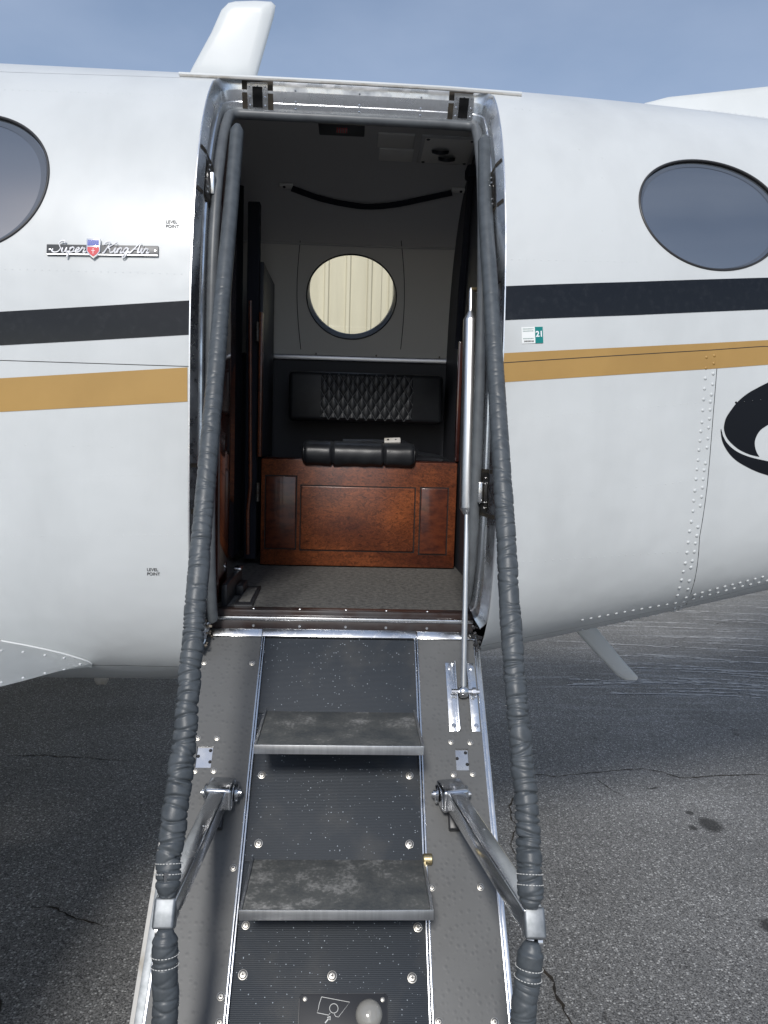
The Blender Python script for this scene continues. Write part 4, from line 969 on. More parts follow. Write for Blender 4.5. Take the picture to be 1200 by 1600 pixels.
# ------------------------------------------------------------------ airstair door (part of the airplane): local (u, w, h) = (along X, down the slope, out of the steps)
A_ = math.atan2(.728, .686)
DO = Vector((0, 1.99, 1.174)); DD = Vector((0, -math.cos(A_), -math.sin(A_))); DN = Vector((0, -math.sin(A_), math.cos(A_)))
MD = frame(DO, Vector((1, 0, 0)), -DD, DN)              # right handed: local y runs UP the slope
def dp(u, w, h=0): return DO + Vector((u, 0, 0)) + DD * w + DN * h
def on_d(x, y, h=0):
    d = Vector(ray(x, y)); o = DO + DN * h - Vector(CAM); t = o.dot(DN) / d.dot(DN); p = Vector(CAM) + d * t
    return p.x, (p - DO).dot(DD)
def dbox(bm, u0, u1, w0, w1, h0, h1, bev=0.0, seg=2, mi=0): box(bm, (u0, -w1, h0), (u1, -w0, h1), MD, bev, seg, mi)
WE = 1.34
bm = bmesh.new()
# curved outer skin of the door: shallow shell following the fuselage side
nn_ = 24; Aring = []
for i in range(nn_ + 1):
    w = -.004 + (WE + .02) * i / nn_; sag = -.035 - .075 * math.sin(math.pi * i / nn_)
    Aring.append([bm.verts.new(dp(u, w, h)) for u, h in ((-.388, -.006), (-.397, -.008), (-.400, -.02), (-.396, sag - .01), (.352, sag - .01), (.357, -.02), (.354, -.008), (.346, -.006))])
for a, b in zip(Aring, Aring[1:]):
    for k in range(8): bm.faces.new((a[k], a[(k + 1) % 8], b[(k + 1) % 8], b[k]))
bm.faces.new(Aring[0][::-1]); bm.faces.new(Aring[-1])
door = build('airstair_door', bm, M['white_trim'], plane, angle=40); door['label'] = 'lowered airstair door with two folding steps'
def dpart(name, mat, *args, **kw):
    bm = bmesh.new()
    for a in args: dbox(bm, *a, **kw)
    return build(name, bm, mat, door)
dpart('edge_channel', M['cap'], (-.3875, -.366, .0, WE, -.0055, -.001), bev=.001)
dpart('edge_channel', M['alu'], (.3445, .3525, .0, WE, -.0055, -.001), bev=.001)
def uv_plate(name, mat, u0, u1, w0, w1, h0, h1, bev=.0015):
    bm = bmesh.new(); dbox(bm, u0, u1, w0, w1, h0, h1, bev); o = build(name, bm, mat, door)
    me = o.data; uv = me.uv_layers.new(name='UVMap'); Mi = MD.inverted()
    for lp_ in me.loops: c = Mi @ me.vertices[lp_.vertex_index].co; uv.data[lp_.index].uv = (c.x, c.y)
    return o
# the two pebbled side liners are cut round a latch window each: built as four plates' outline polygons
def side_liner(u0, u1, hole):
    hx0, hx1, hw0, hw1 = hole; bm = bmesh.new()
    outer = [(u0, -.020), (u1, -.020), (u1, -WE), (u0, -WE)]; inner = [(hx0, -hw0), (hx1, -hw0), (hx1, -hw1), (hx0, -hw1)]
    for h in (0.0, .0045):
        pass
    V = {}
    for nm, L in (('o', outer), ('i', inner)):
        for k, (u, y) in enumerate(L):
            for h in (0, 1): V[nm, k, h] = bm.verts.new(MD @ Vector((u, y, .0045 * h)))
    for k in range(4):
        j = (k + 1) % 4
        bm.faces.new((V['o', k, 1], V['o', j, 1], V['i', j, 1], V['i', k, 1]))
        bm.faces.new((V['o', k, 0], V['o', j, 0], V['i', j, 0], V['i', k, 0]))
        bm.faces.new((V['o', k, 0], V['o', j, 0], V['o', j, 1], V['o', k, 1]))
        bm.faces.new((V['i', k, 0], V['i', j, 0], V['i', j, 1], V['i', k, 1]))
    o = build('side_liner', bm, M['dimpled'], door, smooth=False); me = o.data; uv = me.uv_layers.new(name='UVMap'); Mi = MD.inverted()
    for lp_ in me.loops: c = Mi @ me.vertices[lp_.vertex_index].co; uv.data[lp_.index].uv = (c.x, c.y)
    bm = bmesh.new(); dbox(bm, hx0 - .004, hx1 + .004, hw0 - .004, hw1 + .004, -.004, -.0012); build('latch_window', bm, M['steel'], door, smooth=False)
    bm = bmesh.new()
    for u, w in ((hx1 - .006, hw0 + .008), (hx0 + .004, hw0 + .022), (hx1 - .004, hw1 - .016)): lathe(bm, [(.0042, -.0012), (.003, .0006), (0, .0006)], Matrix.Translation(dp(u, w, 0)) @ MD.to_3x3().to_4x4(), 10)
    build('latch_detail', bm, M['black'], door)
side_liner(-.3655, -.2175, (-.341, -.304, .312, .363)); side_liner(.1915, .3395, (.270, .301, .312, .364))
dpart('door_core', M['black'], (-.386, .345, .001, WE, -.03, -.0058))
for w0, w1 in ((.020, .226), (.227, .566), (.567, WE)):
    uv_plate('step_covering', M['ribbed'], -.2065, .1815, w0, w1, -.0055, .001, .0008)
for u in (-.212, .1865): dpart('step_rail', M['alu_bright'], (u - .0052, u - .0008, .019, WE, -.001, .007), (u + .0008, u + .0050, .019, WE, -.001, .0095), bev=.0012)
for u in (-.3665, .3415): dpart('edge_trim', M['alu_bright'], (u - .004, u + .0028, .0, WE, -.0005, .0062), bev=.0015)
# hinge bar in three joggled lengths
dpart('hinge_bar', M['alu_bright'], (-.366, -.2155, -.004, .0185, -.002, .0075), bev=.002)
dpart('hinge_bar', M['alu_bright'], (-.2145, .1885, -.004, .0185, -.002, .0100), bev=.002)
dpart('hinge_bar', M['alu_bright'], (.1895, .3435, -.004, .0185, -.002, .0075), bev=.002)
# folding steps: level treads with a bright nosing and side cheeks
def step(zb, yb, yf, x0, x1):
    bm = bmesh.new(); box(bm, (x0 + .006, yf + .004, zb - .010), (x1 - .006, yb + .010, zb), None, .0015); t = build('step_tread', bm, M['tread'], door)
    bm = bmesh.new(); box(bm, (x0, yf - .001, zb - .0195), (x1, yf + .0035, zb + .0012), None, .0012); build('step_nosing', bm, M['alu_satin'], door)
    for xa, xb in ((x0, x0 + .0055), (x1 - .0055, x1)):
        bm = bmesh.new()
        poly = [(yf + .004, zb + .0008), (yb + .012, zb + .006), (yb + .022, zb - .018), (yf + .004, zb - .019)]
        prism(bm, poly, xa, xb, Matrix(((0, 0, 1, 0), (1, 0, 0, 0), (0, 1, 0, 0), (0, 0, 0, 1)))); build('step_cheek', bm, M['alu_satin'], door, smooth=False)
    bm = bmesh.new(); box(bm, (x0 + .006, yf + .004, zb - .0125), (x1 - .006, yb + .012, zb - .0102)); build('step_underside', bm, M['steel'], door, smooth=False)
step(1.014, 1.838, 1.624, -.192, .179); step(.766, 1.604, 1.420, -.192, .186)
step(.520, 1.372, 1.170, -.192, .186)
# finishing screws, one object each
scm = bpy.data.meshes.new('finishing_screw'); bm = bmesh.new()
lathe(bm, [(.0100, 0), (.0096, .0014), (.0080, .0018)], Matrix(), 20); lathe(bm, [(.0080, .0018), (.0075, .0009), (.0062, .0009)], Matrix(), 20, 1); lathe(bm, [(.0062, .0009), (.0058, .0022), (.0035, .0026), (0, .0027)], Matrix(), 20)
for a in (0, 90): box(bm, (-.0034, -.0009, .0022), (.0034, .0009, .0030), Matrix.Rotation(R(a + 20), 4, 'Z'), 0, 1, 1)
bm.to_mesh(scm); bm.free(); scm.materials.append(M['screw']); scm.materials.append(M['ink'])
for p in scm.polygons: p.use_smooth = True
scm.set_sharp_from_angle(angle=R(30))
def screw(u, w, h, k=1.0):
    o = bpy.data.objects.new('screw', scm); COL.objects.link(o); set_parent(o, door)
    o.matrix_local = Matrix.Translation(dp(u, w, h)) @ MD.to_3x3().to_4x4() @ Matrix.Rotation(random.uniform(0, 6), 4, 'Z') @ Matrix.Scale(k, 4)
for x, y, h, k in [(319, 1035, .0045, .75), (394, 1036, .0045, .75), (309, 1153, .0045, .7), (339, 1153, .0045, .7), (305, 1204, .0045, .7), (334, 1204, .0045, .7), (364.5, 1356, .0045, .75), (345, 1557, .0045, .8), (343, 1598, .0045, .8),
                   (705, 1159, .0045, .7), (735, 1160, .0045, .7), (709, 1210, .0045, .7), (739, 1209, .0045, .7), (675, 1387, .0045, .75), (751, 1386, .0045, .75), (686, 1597, .0045, .8), (773, 1597, .0045, .8),
                   (409, 1211, .001, .9), (640, 1212, .001, .9), (404, 1318, .001, .95), (640, 1319, .001, .95), (384, 1446, .001, .85), (653, 1449, .001, .95), (379.5, 1523, .001, .98), (519, 1525, .001, .98), (644, 1528, .001, .98)]:
    screw(*on_d(x, y, h), h, k)
# strut bracket: two aluminium angles, four bolts
for u0, u1, wall in ((.259, .283, .2815), (.312, .3345, .312)):
    bm = bmesh.new(); dbox(bm, u0, u1, .086, .270, .0046, .0072, .0008); dbox(bm, wall, wall + .0025, .086, .270, .0073, .020, .0008); br = build('strut_bracket', bm, M['alu_bright'], door)
    for w in (.100, .256):
        bm = bmesh.new(); lathe(bm, [(.0065, .0072), (.0065, .0085), (.0048, .0085), (.0048, .0115), (.004, .0125), (0, .0125)], Matrix.Translation(dp((u0 + u1) / 2 - (.001 if u0 < .3 else -.002), w, 0)) @ MD.to_3x3().to_4x4(), 8); build('bracket_bolt', bm, M['steel'], door, angle=30)
# roller beside the lower step
u, w = on_d(665, 1343, .01)
bm = bmesh.new(); lathe(bm, [(0, -.010), (.0105, -.010), (.012, -.008), (.012, .008), (.0105, .010), (0, .010)], Matrix.Translation(dp(u + .004, w, .012)) @ Matrix.Rotation(R(90), 4, 'Y'), 20); build('step_roller', bm, M['brass'], door)
# placard with a line drawing and a domed viewer
u0, w0 = on_d(468, 1553, .003); u1 = on_d(606, 1553, .003)[0]
bm = bmesh.new(); prism(bm, rrect(u0, u1, -w0 - .125, -w0, .008), .0012, .0035, MD, .0008); build('placard', bm, M['blackplastic'], door)
def dline(pts, r=.0006, h=.0038):
    tube(bm, [dp(*on_d(x, y, h), h) for x, y in pts], r, 5)
bm = bmesh.new()
z8 = lambda L: [(430 + x / 4.444, 1450 + y / 4.444) for x, y in L]
dline(z8([(322, 478), (518, 515), (440, 618), (420, 614), (410, 596)])); dline(z8([(322, 478), (305, 530), (300, 560), (291, 588), (370, 605), (382, 590)]))
cx, cy = z8([(407, 558)])[0]; dline([(cx + 6.6 * math.cos(t), cy + 7.3 * math.sin(t)) for t in np.linspace(0, 2 * math.pi, 30)])
dline(z8([(346, 660), (370, 630)]), .0014); dline(z8([(362, 622), (382, 614), (380, 640)]), .0012)
build('placard_print', bm, M['thread'], door)
for x, y in z8([(207, 492), (747, 497)]): u, w = on_d(x, y, .0035); screw(u, w, .0034, .42)
u, w = on_d(*z8([(652, 600)])[0], .004)
bm = bmesh.new(); lathe(bm, [(.0265, .0036), (.026, .007), (.022, .014), (.014, .019), (0, .021)], Matrix.Translation(dp(u, w, 0)) @ MD.to_3x3().to_4x4(), 32); build('viewer_dome', bm, M['dome'], door)
bm = bmesh.new(); dbox(bm, u - .0025, u + .0025, w - .006, w + .012, .0036, .0046); build('viewer_mark', bm, M['thread'], door)

# ------------------------------------------------------------------ handrails: folding arms, leather-sleeved cables
def arm(name_x, base_uw, end, bolt_px, sgn):
    b = dp(base_uw[0], base_uw[1], .030); e = Vector(end)
    ax = (e - b).normalized(); side = Vector((1, 0, 0)); side = (side - ax * side.dot(ax)).normalized(); nrm = side.cross(ax)
    if nrm.dot(DN) < 0: nrm = -nrm
    Lh = (e - b).length; Mx = frame(b, side, nrm, ax)
    bm = bmesh.new(); box(bm, (-.0185, -.022, .03), (.0185, .022, Lh - .006), Mx, .004, 3); a = build('handrail_arm', bm, M['steel'], plane)
    bm = bmesh.new(); box(bm, (-.0185, -.025, -.024), (.0185, .025, .008), zframe(e, (0, -.86, .5)), .005, 3); build('arm_end_cap', bm, M['cap'], a)
    bm = bmesh.new(); box(bm, (-.030, -.026, -.026), (.030, .026, .036), Mx, .007, 3); build('arm_knuckle', bm, M['steel'], a)
    for sx in (-1, 1):
        bm = bmesh.new(); lathe(bm, [(0, .0), (.019, .0), (.021, .003), (.019, .006), (.009, .007), (.009, .011), (.005, .012), (.005, .014), (0, .0145)], Matrix.Translation(b + Vector((sx * .031, 0, 0))) @ Matrix.Rotation(R(90) * sx, 4, 'Y'), 20)
        build('pivot_bolt', bm, M['steel'], a, angle=30)
    bm = bmesh.new(); dbox(bm, base_uw[0] + sgn * .006 - .014, base_uw[0] + sgn * .006 + .014, base_uw[1] + .025, base_uw[1] + .075, .0046, .028, .003); build('arm_stop', bm, M['blackplastic'], door)
    bm = bmesh.new(); lathe(bm, [(.005, 0), (.0035, .003), (0, .004)], zframe(b + ax * Lh * .42 + nrm * .019 + side * .006, nrm), 10); build('arm_rivet', bm, M['alu_bright'], a)
    return a, ax
ZC = 1.32
endL = Vector(CAM + ray(257, 1427) * ZC); endR = Vector(CAM + ray(835, 1442) * ZC)
armL, axL = arm('l', (-.268, .428), endL, None, -1); armR, axR = arm('r', (.250, .428), endR, None, 1)
def sleeve(path, r0, r1, seed, label=None, ruche=(0.35, 1.0), ends=True, name='handrail_sleeve', amp=.24, lumps=1.0):
    P = [Vector(p) for p in path]; L = [0]
    for a, b in zip(P, P[1:]): L.append(L[-1] + (b - a).length)
    n = int(L[-1] / .0014); pts = []
    for i in range(n + 1):
        d = L[-1] * i / n; k = max(j for j in range(len(L)) if L[j] <= d + 1e-9); k = min(k, len(P) - 2); pts.append(P[k].lerp(P[k + 1], (d - L[k]) / (L[k + 1] - L[k])))
    rad = []; R0 = random.Random(seed); tt = L[-1]
    # folds: a train of gathered creases at uneven spacing
    folds = []; d = 0.0
    while d < tt:
        t = d / tt; k = max(0.0, min(1.0, (t - ruche[0]) / (ruche[1] - ruche[0])))
        sp_ = .0068 + .010 * (1 - k) + R0.uniform(-.003, .009); folds.append((d, (.2 + .8 * k) * R0.uniform(.45, 1.1) if t > ruche[0] * .8 else .05, R0.uniform(-1, 1) * .013, R0.uniform(0, 6.28), R0.uniform(.0014, .0030))); d += sp_
    fold_d = np.array([f[0] for f in folds])
    def rfun(i, th):
        d = tt * i / n; t = d / tt; k = max(0.0, min(1.0, (t - ruche[0]) / (ruche[1] - ruche[0])))
        j0 = np.searchsorted(fold_d, d); v = 0.0
        for j in range(max(0, j0 - 5), min(len(folds), j0 + 5)):
            fd, a, sl_, ph, wd_ = folds[j]; x = (d - fd - sl_ * math.sin(th + ph)) / wd_
            gate = .35 + .65 * (0.5 + 0.5 * math.sin(2 * th + ph * 3))
            v -= a * gate * math.exp(-x * x)
        lump = noise.noise(Vector((d * 26, math.cos(th) * .8, math.sin(th) * .8 + seed))) * .15 * k * lumps + noise.noise(Vector((d * 9, seed * 3.1, 0))) * .09 * k * lumps
        return 1 + amp * v + lump
    for i in range(n + 1):
        t = i / n; r = r0 + (r1 - r0) * t
        e = min(t * tt, (1 - t) * tt); rad.append(r * (min(1, .55 + e / .018 * .45) if ends else 1))
    bm = bmesh.new(); tube(bm, pts, rad, 28, rfun=rfun); o = build(name, bm, M['leather'], plane, angle=80)
    if label: o['label'] = label
    return o, pts, rad
def stitches(pts, i, r, parent):
    bm = bmesh.new(); t = (pts[i + 1] - pts[i - 1]).normalized(); Mx = zframe(pts[i], t)
    for k in range(26):
        a = 2 * math.pi * k / 26; b = a + .155
        tube(bm, [Mx @ Vector((r * math.cos(q), r * math.sin(q), 0)) for q in (a, (a + b) / 2, b)], .0007, 5)
    build('stitching', bm, M['thread'], parent, kind='stuff')
topL = on_y(371, 197, 2.06); topR = on_y(757, 214, 2.06)
def cable_path(top, end, pxs):
    """passes through the photo's pixels; distance varies evenly from the top anchor to the arm"""
    out = [top]
    tz, ez = (Vector(top) - Vector(CAM)).dot(Vector(fw)), (Vector(end) - Vector(CAM)).dot(Vector(fw))
    for x, y in pxs:
        f = (y - 200) / (1427 - 200); iz = (1 - f) / tz + f / ez
        out.append(Vector(CAM + ray(x, y) / iz))
    return [Vector(p) for p in catmull(out, 6)]
capL = cable_path(topL, endL, [(360, 330), (347, 470), (332, 640), (318, 800), (307, 930), (297, 1050), (289, 1150), (279, 1230), (268, 1310), (263, 1370), (261, 1403)])
capR = cable_path(topR, endR, [(759, 330), (765, 430), (773, 560), (781, 690), (790, 830), (797, 960), (806, 1080), (815, 1180), (823, 1260), (826, 1320), (828, 1380), (829, 1420)])
hl, pL, rL = sleeve(capL, .0172, .0232, 3, 'grey leather sleeve of the forward handrail cable', (.34, .92))
hr, pR, rR = sleeve(capR, .0172, .0225, 11, 'grey leather sleeve of the aft handrail cable', (.36, .9))
for pts, rad, o in ((pL, rL, hl), (pR, rR, hr)):
    for off in (-28, -40): stitches(pts, len(pts) + off, rad[off] * 1.0 + .0008, o)
# lower lengths from the arm to the foot of the door
def low(end, px_top, px_bot, seed, label):
    b = dp(-.33 if end.x < 0 else .31, 1.22, .02)
    a = Vector(CAM + ray(*px_top) * (ZC - .015)); c = Vector(CAM + ray(*px_bot) * (ZC - .035)); m_ = c.lerp(b, .5)
    o, pts, rad = sleeve([Vector(p) for p in catmull([a, a.lerp(c, .5), c, m_, b], 6)], .0222, .0205, seed, label, (-.5, .1), amp=.11, lumps=.35)
    for off in (28, 40): stitches(pts, off, rad[off] + .0012, o)
low(endL, (258, 1452), (257, 1600), 21, 'lower grey leather sleeve below the forward handrail arm')
low(endR, (831, 1472), (817, 1600), 31, 'lower grey leather sleeve below the aft handrail arm')
for end, par in ((endL, hl), (endR, hr)):
    bm = bmesh.new(); tube(bm, [end + Vector((0, .010, .07)), end + Vector((0, .010, -.05))], .006, 10); lathe(bm, [(0, -.006), (.014, -.006), (.014, .006), (0, .006)], Matrix.Translation(end + Vector((-.008, .002, -.032))) @ Matrix.Rotation(R(90), 4, 'Y'), 16); lathe(bm, [(0, -.004), (.012, -.004), (.012, .004), (0, .004)], Matrix.Translation(end + Vector((.010, .002, -.034))) @ Matrix.Rotation(R(90), 4, 'Y'), 16)
    build('cable_fitting', bm, M['steel'], par, angle=30)
# gas strut between aft jamb and door
sB = dp(.298, .172, .020); sT = on_y(736, 452, 2.02)
d_ = (sT - sB); 
def sp(x, y): 
    # point of the strut's axis at photo height y
    best = min((abs((H_PX / 2 - F_PX * ((Vector(p) - Vector(CAM)).dot(Vector(up))) / ((Vector(p) - Vector(CAM)).dot(Vector(fw)))) - y), t) for t, p in ((t, sB + d_ * t) for t in np.linspace(0, 1, 600)))
    return sB + d_ * best[1]
s0, s1, s2, s3 = sp(0, 804), sp(0, 795), sp(0, 500), sp(0, 486)
axs = d_.normalized()
bm = bmesh.new(); tube(bm, [sB + axs * .012, s0], .0072, 14); st = build('gas_strut', bm, M['alu_satin'], plane, angle=30); st['label'] = 'silver gas strut between the aft door jamb and the airstair'
bm = bmesh.new(); tube(bm, [s0, s1, s1 + axs * .001, s2 - axs * .001, s2, s3], [.0085, .0182, .0185, .0185, .0182, .0066], 24); build('strut_cylinder', bm, M['alu_satin'], st, angle=30)
bm = bmesh.new(); tube(bm, [s3 - axs * .002, sT - axs * .006, sT + axs * .004], [.0062, .0062, .003], 12); build('strut_neck', bm, M['alu_satin'], st, angle=40)
bm = bmesh.new(); tube(bm, [sT, sT + Vector((.045, .01, .002))], .0055, 10); build('strut_pin', bm, M['brass'], st)
bm = bmesh.new(); Mx = Matrix.Translation(sB) @ Matrix.Rotation(R(90), 4, 'Y')
lathe(bm, [(0, -.011), (.012, -.011), (.0155, -.005), (.0155, .005), (.012, .011), (0, .011)], Mx, 20); lathe(bm, [(0, -.030), (.0065, -.030), (.0065, .030), (0, .030)], Mx, 8); lathe(bm, [(0, .022), (.011, .022), (.011, .031), (.006, .032), (.006, .040), (0, .040)], Mx, 8)
build('strut_ball_joint', bm, M['steel'], st, angle=30)

# ------------------------------------------------------------------ wing root fillet and near wing
zF = 1.10
top_edge = [hit(x, y) for x, y in ((2, 1000), (36, 1006), (70, 1013), (100, 1020), (125, 1027.5), (138, 1032), (143.5, 1036))]
out_px = [(2, 1072.5), (36, 1064), (70, 1054.5), (100, 1046.5), (125, 1040.5), (138, 1038), (143.5, 1037.2)]
bm = bmesh.new(); rows = []
def frow(tp, op):
    r = []
    for k in range(9):
        t = k / 8; p = tp.lerp(op, t); p = p + Vector((0, 0, -.016 * math.sin(math.pi * t) * min(1, (tp - op).length / .12))); r.append(bm.verts.new(p + normal(*tp) * .002 * (1 - t)))
    return r
pairs = []
for tp, (x, y) in zip(top_edge, out_px):
    dist = (tp - Vector(CAM)).length; o = Vector(CAM + ray(x, y) * ((tp - Vector(CAM)).dot(Vector(fw)) - (tp.x - (-.56)) * -.55)) if False else None
    Yo = tp.y - max(.004, (-.575 - tp.x) * 1.05); pairs.append((tp, on_y(x, y, Yo)))
d0 = (pairs[0][0] - pairs[1][0]); d1_ = (pairs[0][1] - pairs[1][1])
ext = []
for k in (3.0, 7.0):
    X = pairs[0][0].x - .1 * k; ext.insert(0, (surf(X, inv(pairs[0][0])[1] - .022 * k), Vector((X - .02 * k, pairs[0][1].y - .10 * k, pairs[0][1].z + .004 * k))))
for tp, op in ext + pairs: rows.append(frow(tp, op))
for A, B in zip(rows, rows[1:]):
    for k in range(8): bm.faces.new((A[k], A[k + 1], B[k + 1], B[k]))
bmesh.ops.solidify(bm, geom=bm.faces[:], thickness=.004)
wf = build('wing_fillet', bm, M['white_bright'], plane, angle=60)  # brighter white than the side skin, imitating light on its upward face
bm = bmesh.new(); tube(bm, [tp + normal(*tp) * .003 for tp, _ in pairs], .0028, 8); build('fillet_edge', bm, M['white'], wf)
bm = bmesh.new()
for t0, (tp, op) in [(.18, pairs[0]), (.16, pairs[1]), (.16, pairs[2]), (.15, pairs[3]), (.3, pairs[4]), (.85, pairs[3]), (.85, pairs[2]), (.86, pairs[1]), (.88, pairs[0])]:
    p = tp.lerp(op, t0) + Vector((0, 0, -.016 * math.sin(math.pi * t0) * min(1, (tp - op).length / .12))); lathe(bm, [(.0035, 0), (.0026, .0018), (0, .0024)], zframe(p + Vector((0, 0, .0005)), (0, -.35, 1)), 8)
build('fillet_rivets', bm, M['white'], wf, kind='stuff')
# wing: low-set, runs out to the near side beyond the left edge of the picture
def wing(side):
    bm = bmesh.new(); secs = []
    for y, xl, xt, z, th_ in ((0.75, -3.35, -1.0, 1.06, .26), (2.4, -3.30, -1.08, 1.20, .25), (4.8, -3.15, -1.35, 1.44, .21), (8.4, -2.8, -1.72, 1.84, .14)):
        sec = []
        for t, up_ in [(1, 1), (.8, 1), (.55, 1), (.3, 1), (.12, 1), (.03, 1), (0, 0), (.03, -1), (.12, -1), (.3, -1), (.55, -1), (.8, -1)]:
            yt = 5 * (0.2969 * math.sqrt(t) - .126 * t - .3516 * t * t + .2843 * t ** 3 - .1015 * t ** 4) * th_
            sec.append(bm.verts.new((xl + (xt - xl) * t, YC + side * y, z + up_ * yt * (1 if up_ > 0 else .7))))
        secs.append(sec)
    for A, B in zip(secs, secs[1:]):
        for k in range(len(A)): bm.faces.new((A[k], A[(k + 1) % len(A)], B[(k + 1) % len(A)], B[k]))
    bm.faces.new(secs[0]); bm.faces.new(secs[-1][::-1]); build('wing', bm, M['white'], plane, angle=50)
    # engine nacelle riding on the wing
    bm = bmesh.new(); prof = [(-4.9, .12), (-4.85, .26), (-4.5, .36), (-3.6, .42), (-2.6, .40), (-1.9, .30), (-1.35, .16), (-1.05, .03)]
    rings = [[bm.verts.new((x, YC + side * 2.62 + r * math.cos(2 * math.pi * k / 24), 1.27 + r * 1.05 * math.sin(2 * math.pi * k / 24))) for k in range(24)] for x, r in prof]
    for A, B in zip(rings, rings[1:]):
        for k in range(24): bm.faces.new((A[k], A[(k + 1) % 24], B[(k + 1) % 24], B[k]))
    bm.faces.new(rings[0][::-1]); bm.faces.new(rings[-1]); build('engine_nacelle', bm, M['white'], plane, angle=50)
wing(-1); wing(1)

# ------------------------------------------------------------------ lettering, badge, sticker, emblem on the skin
def skin_frame(x, y, off=.001, dx=20):
    p = hit(x, y); n = normal(*p); q = hit(x + dx, y); 
    return p, n
def text_mesh(txt, size, align='LEFT', shear=0.0, bold=0.0, extr=0.0002, spacing=1.0):
    cu = bpy.data.curves.new('txt', 'FONT'); cu.body = txt; cu.size = size; cu.align_x = align; cu.shear = shear; cu.offset = bold; cu.extrude = extr; cu.space_line = 1.02; cu.space_character = spacing
    o = bpy.data.objects.new('txt', cu); COL.objects.link(o); dg = bpy.context.evaluated_depsgraph_get(); me = bpy.data.meshes.new_from_object(o.evaluated_get(dg)); bpy.data.objects.remove(o); bpy.data.curves.remove(cu); return me
def put(me, name, mat, Mx, parent):
    me.transform(Mx); o = link(name, me, parent, []); me.materials.clear(); me.materials.append(mat); return o
def skin_axes(x, y, x2, y2, off):
    """frame on the skin with its x axis along the photo direction (x,y)->(x2,y2)"""
    p, q = hit(x, y), hit(x2, y2); n = normal(*p); ax = (q - p); ax = (ax - n * ax.dot(n)).normalized(); return frame(p + n * off, ax, n.cross(ax), n), (q - p).length
for (x, y, h) in ((259, 349, 5.2), (229.5, 892, 5.2)):
    Fm, l = skin_axes(x, y, x + 17, y + .3, .0008)
    put(text_mesh('LEVEL\nPOINT', .0104, bold=.0001), 'level_point_lettering', M['ink'], Fm, plane)
for x, y in ((287, 366), (282, 893)):
    p = hit(x, y); o = bpy.data.objects.new('skin_screw', scr); COL.objects.link(o); set_parent(o, plane); o.matrix_local = zframe(p, normal(*p)) @ Matrix.Scale(1.1, 4)
# badge
Fm, BL = skin_axes(74, 391, 248, 393.5, .0005)
bh = .0245
badge = None
bm = bmesh.new(); prism(bm, rrect(0, BL, -bh * .5, bh * .5, .001), 0, .004, Fm, .0006); badge = build('name_badge', bm, M['badge'], plane); badge['label'] = 'dark name badge with chrome script and a red and blue shield'
bm = bmesh.new(); prism(bm, rrect(0.001, BL - .001, -bh * .5 + .0006, -bh * .5 + .0028, .0005), .004, .0052, Fm); build('badge_lip', bm, M['alu_satin'], badge)
GL = {
 'S': (.78, [[(.86, .80), (.80, 1.0), (.55, 1.02), (.36, .82), (.48, .58), (.62, .36), (.50, .08), (.18, .0), (-.06, .16), (.02, .30)]]),
 'u': (.62, [[(.0, .42), (.03, .12), (.14, .0), (.30, .12), (.36, .44)], [(.36, .44), (.38, .10), (.48, .0), (.62, .12)]]),
 'p': (.52, [[(.02, .30), (.10, .44), (.06, .1), (.0, -.42)], [(.08, .30), (.22, .46), (.38, .36), (.34, .10), (.18, .0), (.08, .06)], [(.34, .06), (.52, .12)]]),
 'e': (.44, [[(.0, .16), (.20, .22), (.30, .36), (.20, .46), (.06, .32), (.06, .10), (.18, .0), (.44, .12)]]),
 'r': (.50, [[(.0, .12), (.12, .46), (.16, .38), (.34, .40), (.30, .14), (.36, .0), (.52, .12)]]),
 'K': (.86, [[(-.12, .72), (.0, .95), (.34, .98), (.24, .52), (.08, .02), (-.06, .0)], [(.92, .98), (.60, .70), (.24, .48)], [(.26, .50), (.48, .34), (.62, .04), (.86, .12)]]),
 'i': (.28, [[(.0, .12), (.10, .44), (.10, .10), (.18, .0), (.30, .12)], [(.15, .62), (.17, .66)]]),
 'n': (.56, [[(.0, .12), (.09, .44), (.06, .0)], [(.08, .26), (.22, .46), (.34, .38), (.34, .08), (.42, .0), (.56, .12)]]),
 'g': (.52, [[(.34, .38), (.18, .47), (.02, .26), (.10, .02), (.28, .12), (.38, .44)], [(.38, .44), (.34, -.10), (.22, -.40), (.06, -.34), (.20, -.10), (.52, .12)]]),
 'A': (.84, [[(-.14, .18), (-.02, .0), (.22, .34), (.66, 1.0), (.64, .5), (.66, .05), (.84, .12)], [(.16, .36), (.70, .38)]]),
}
def script(word, x0, scale, y0, name):
    bm = bmesh.new(); x = x0
    for ch in word:
        if ch == ' ': x += .10 * scale; continue
        wdt, strokes = GL[ch]
        for st_ in strokes:
            C = catmull(st_, 6); n_ = len(C)
            pts = [Fm @ Vector((x + (c[0] + .30 * c[1]) * scale, y0 + c[1] * scale, .0055)) for c in C]
            tube(bm, pts, [.0016 * (1 + .35 * math.sin(3 * k / n_ * math.pi)) for k in range(n_)], 6)
        x += wdt * scale
    build(name, bm, M['white_enamel'], badge); return x
sc_ = .0262
script('Super', BL * .05, sc_, -.0068, 'badge_script'); script('King Air', BL * .505, sc_, -.0068, 'badge_script')
for x in (BL * .028, BL * .972): bm = bmesh.new(); lathe(bm, [(.0024, .004), (.0020, .0054), (0, .0056)], Fm @ Matrix.Translation((x, 0, 0)), 10); build('badge_pin', bm, M['alu_bright'], badge)
sx = BL * .42; shp = lambda k: [(sx - .0155 * k, .024 * k + .002), (sx + .0155 * k, .024 * k + .002), (sx + .0155 * k, -.006 * k + .002), (sx + .009 * k, -.015 * k + .002), (sx, -.022 * k + .002), (sx - .009 * k, -.015 * k + .002), (sx - .0155 * k, -.006 * k + .002)]
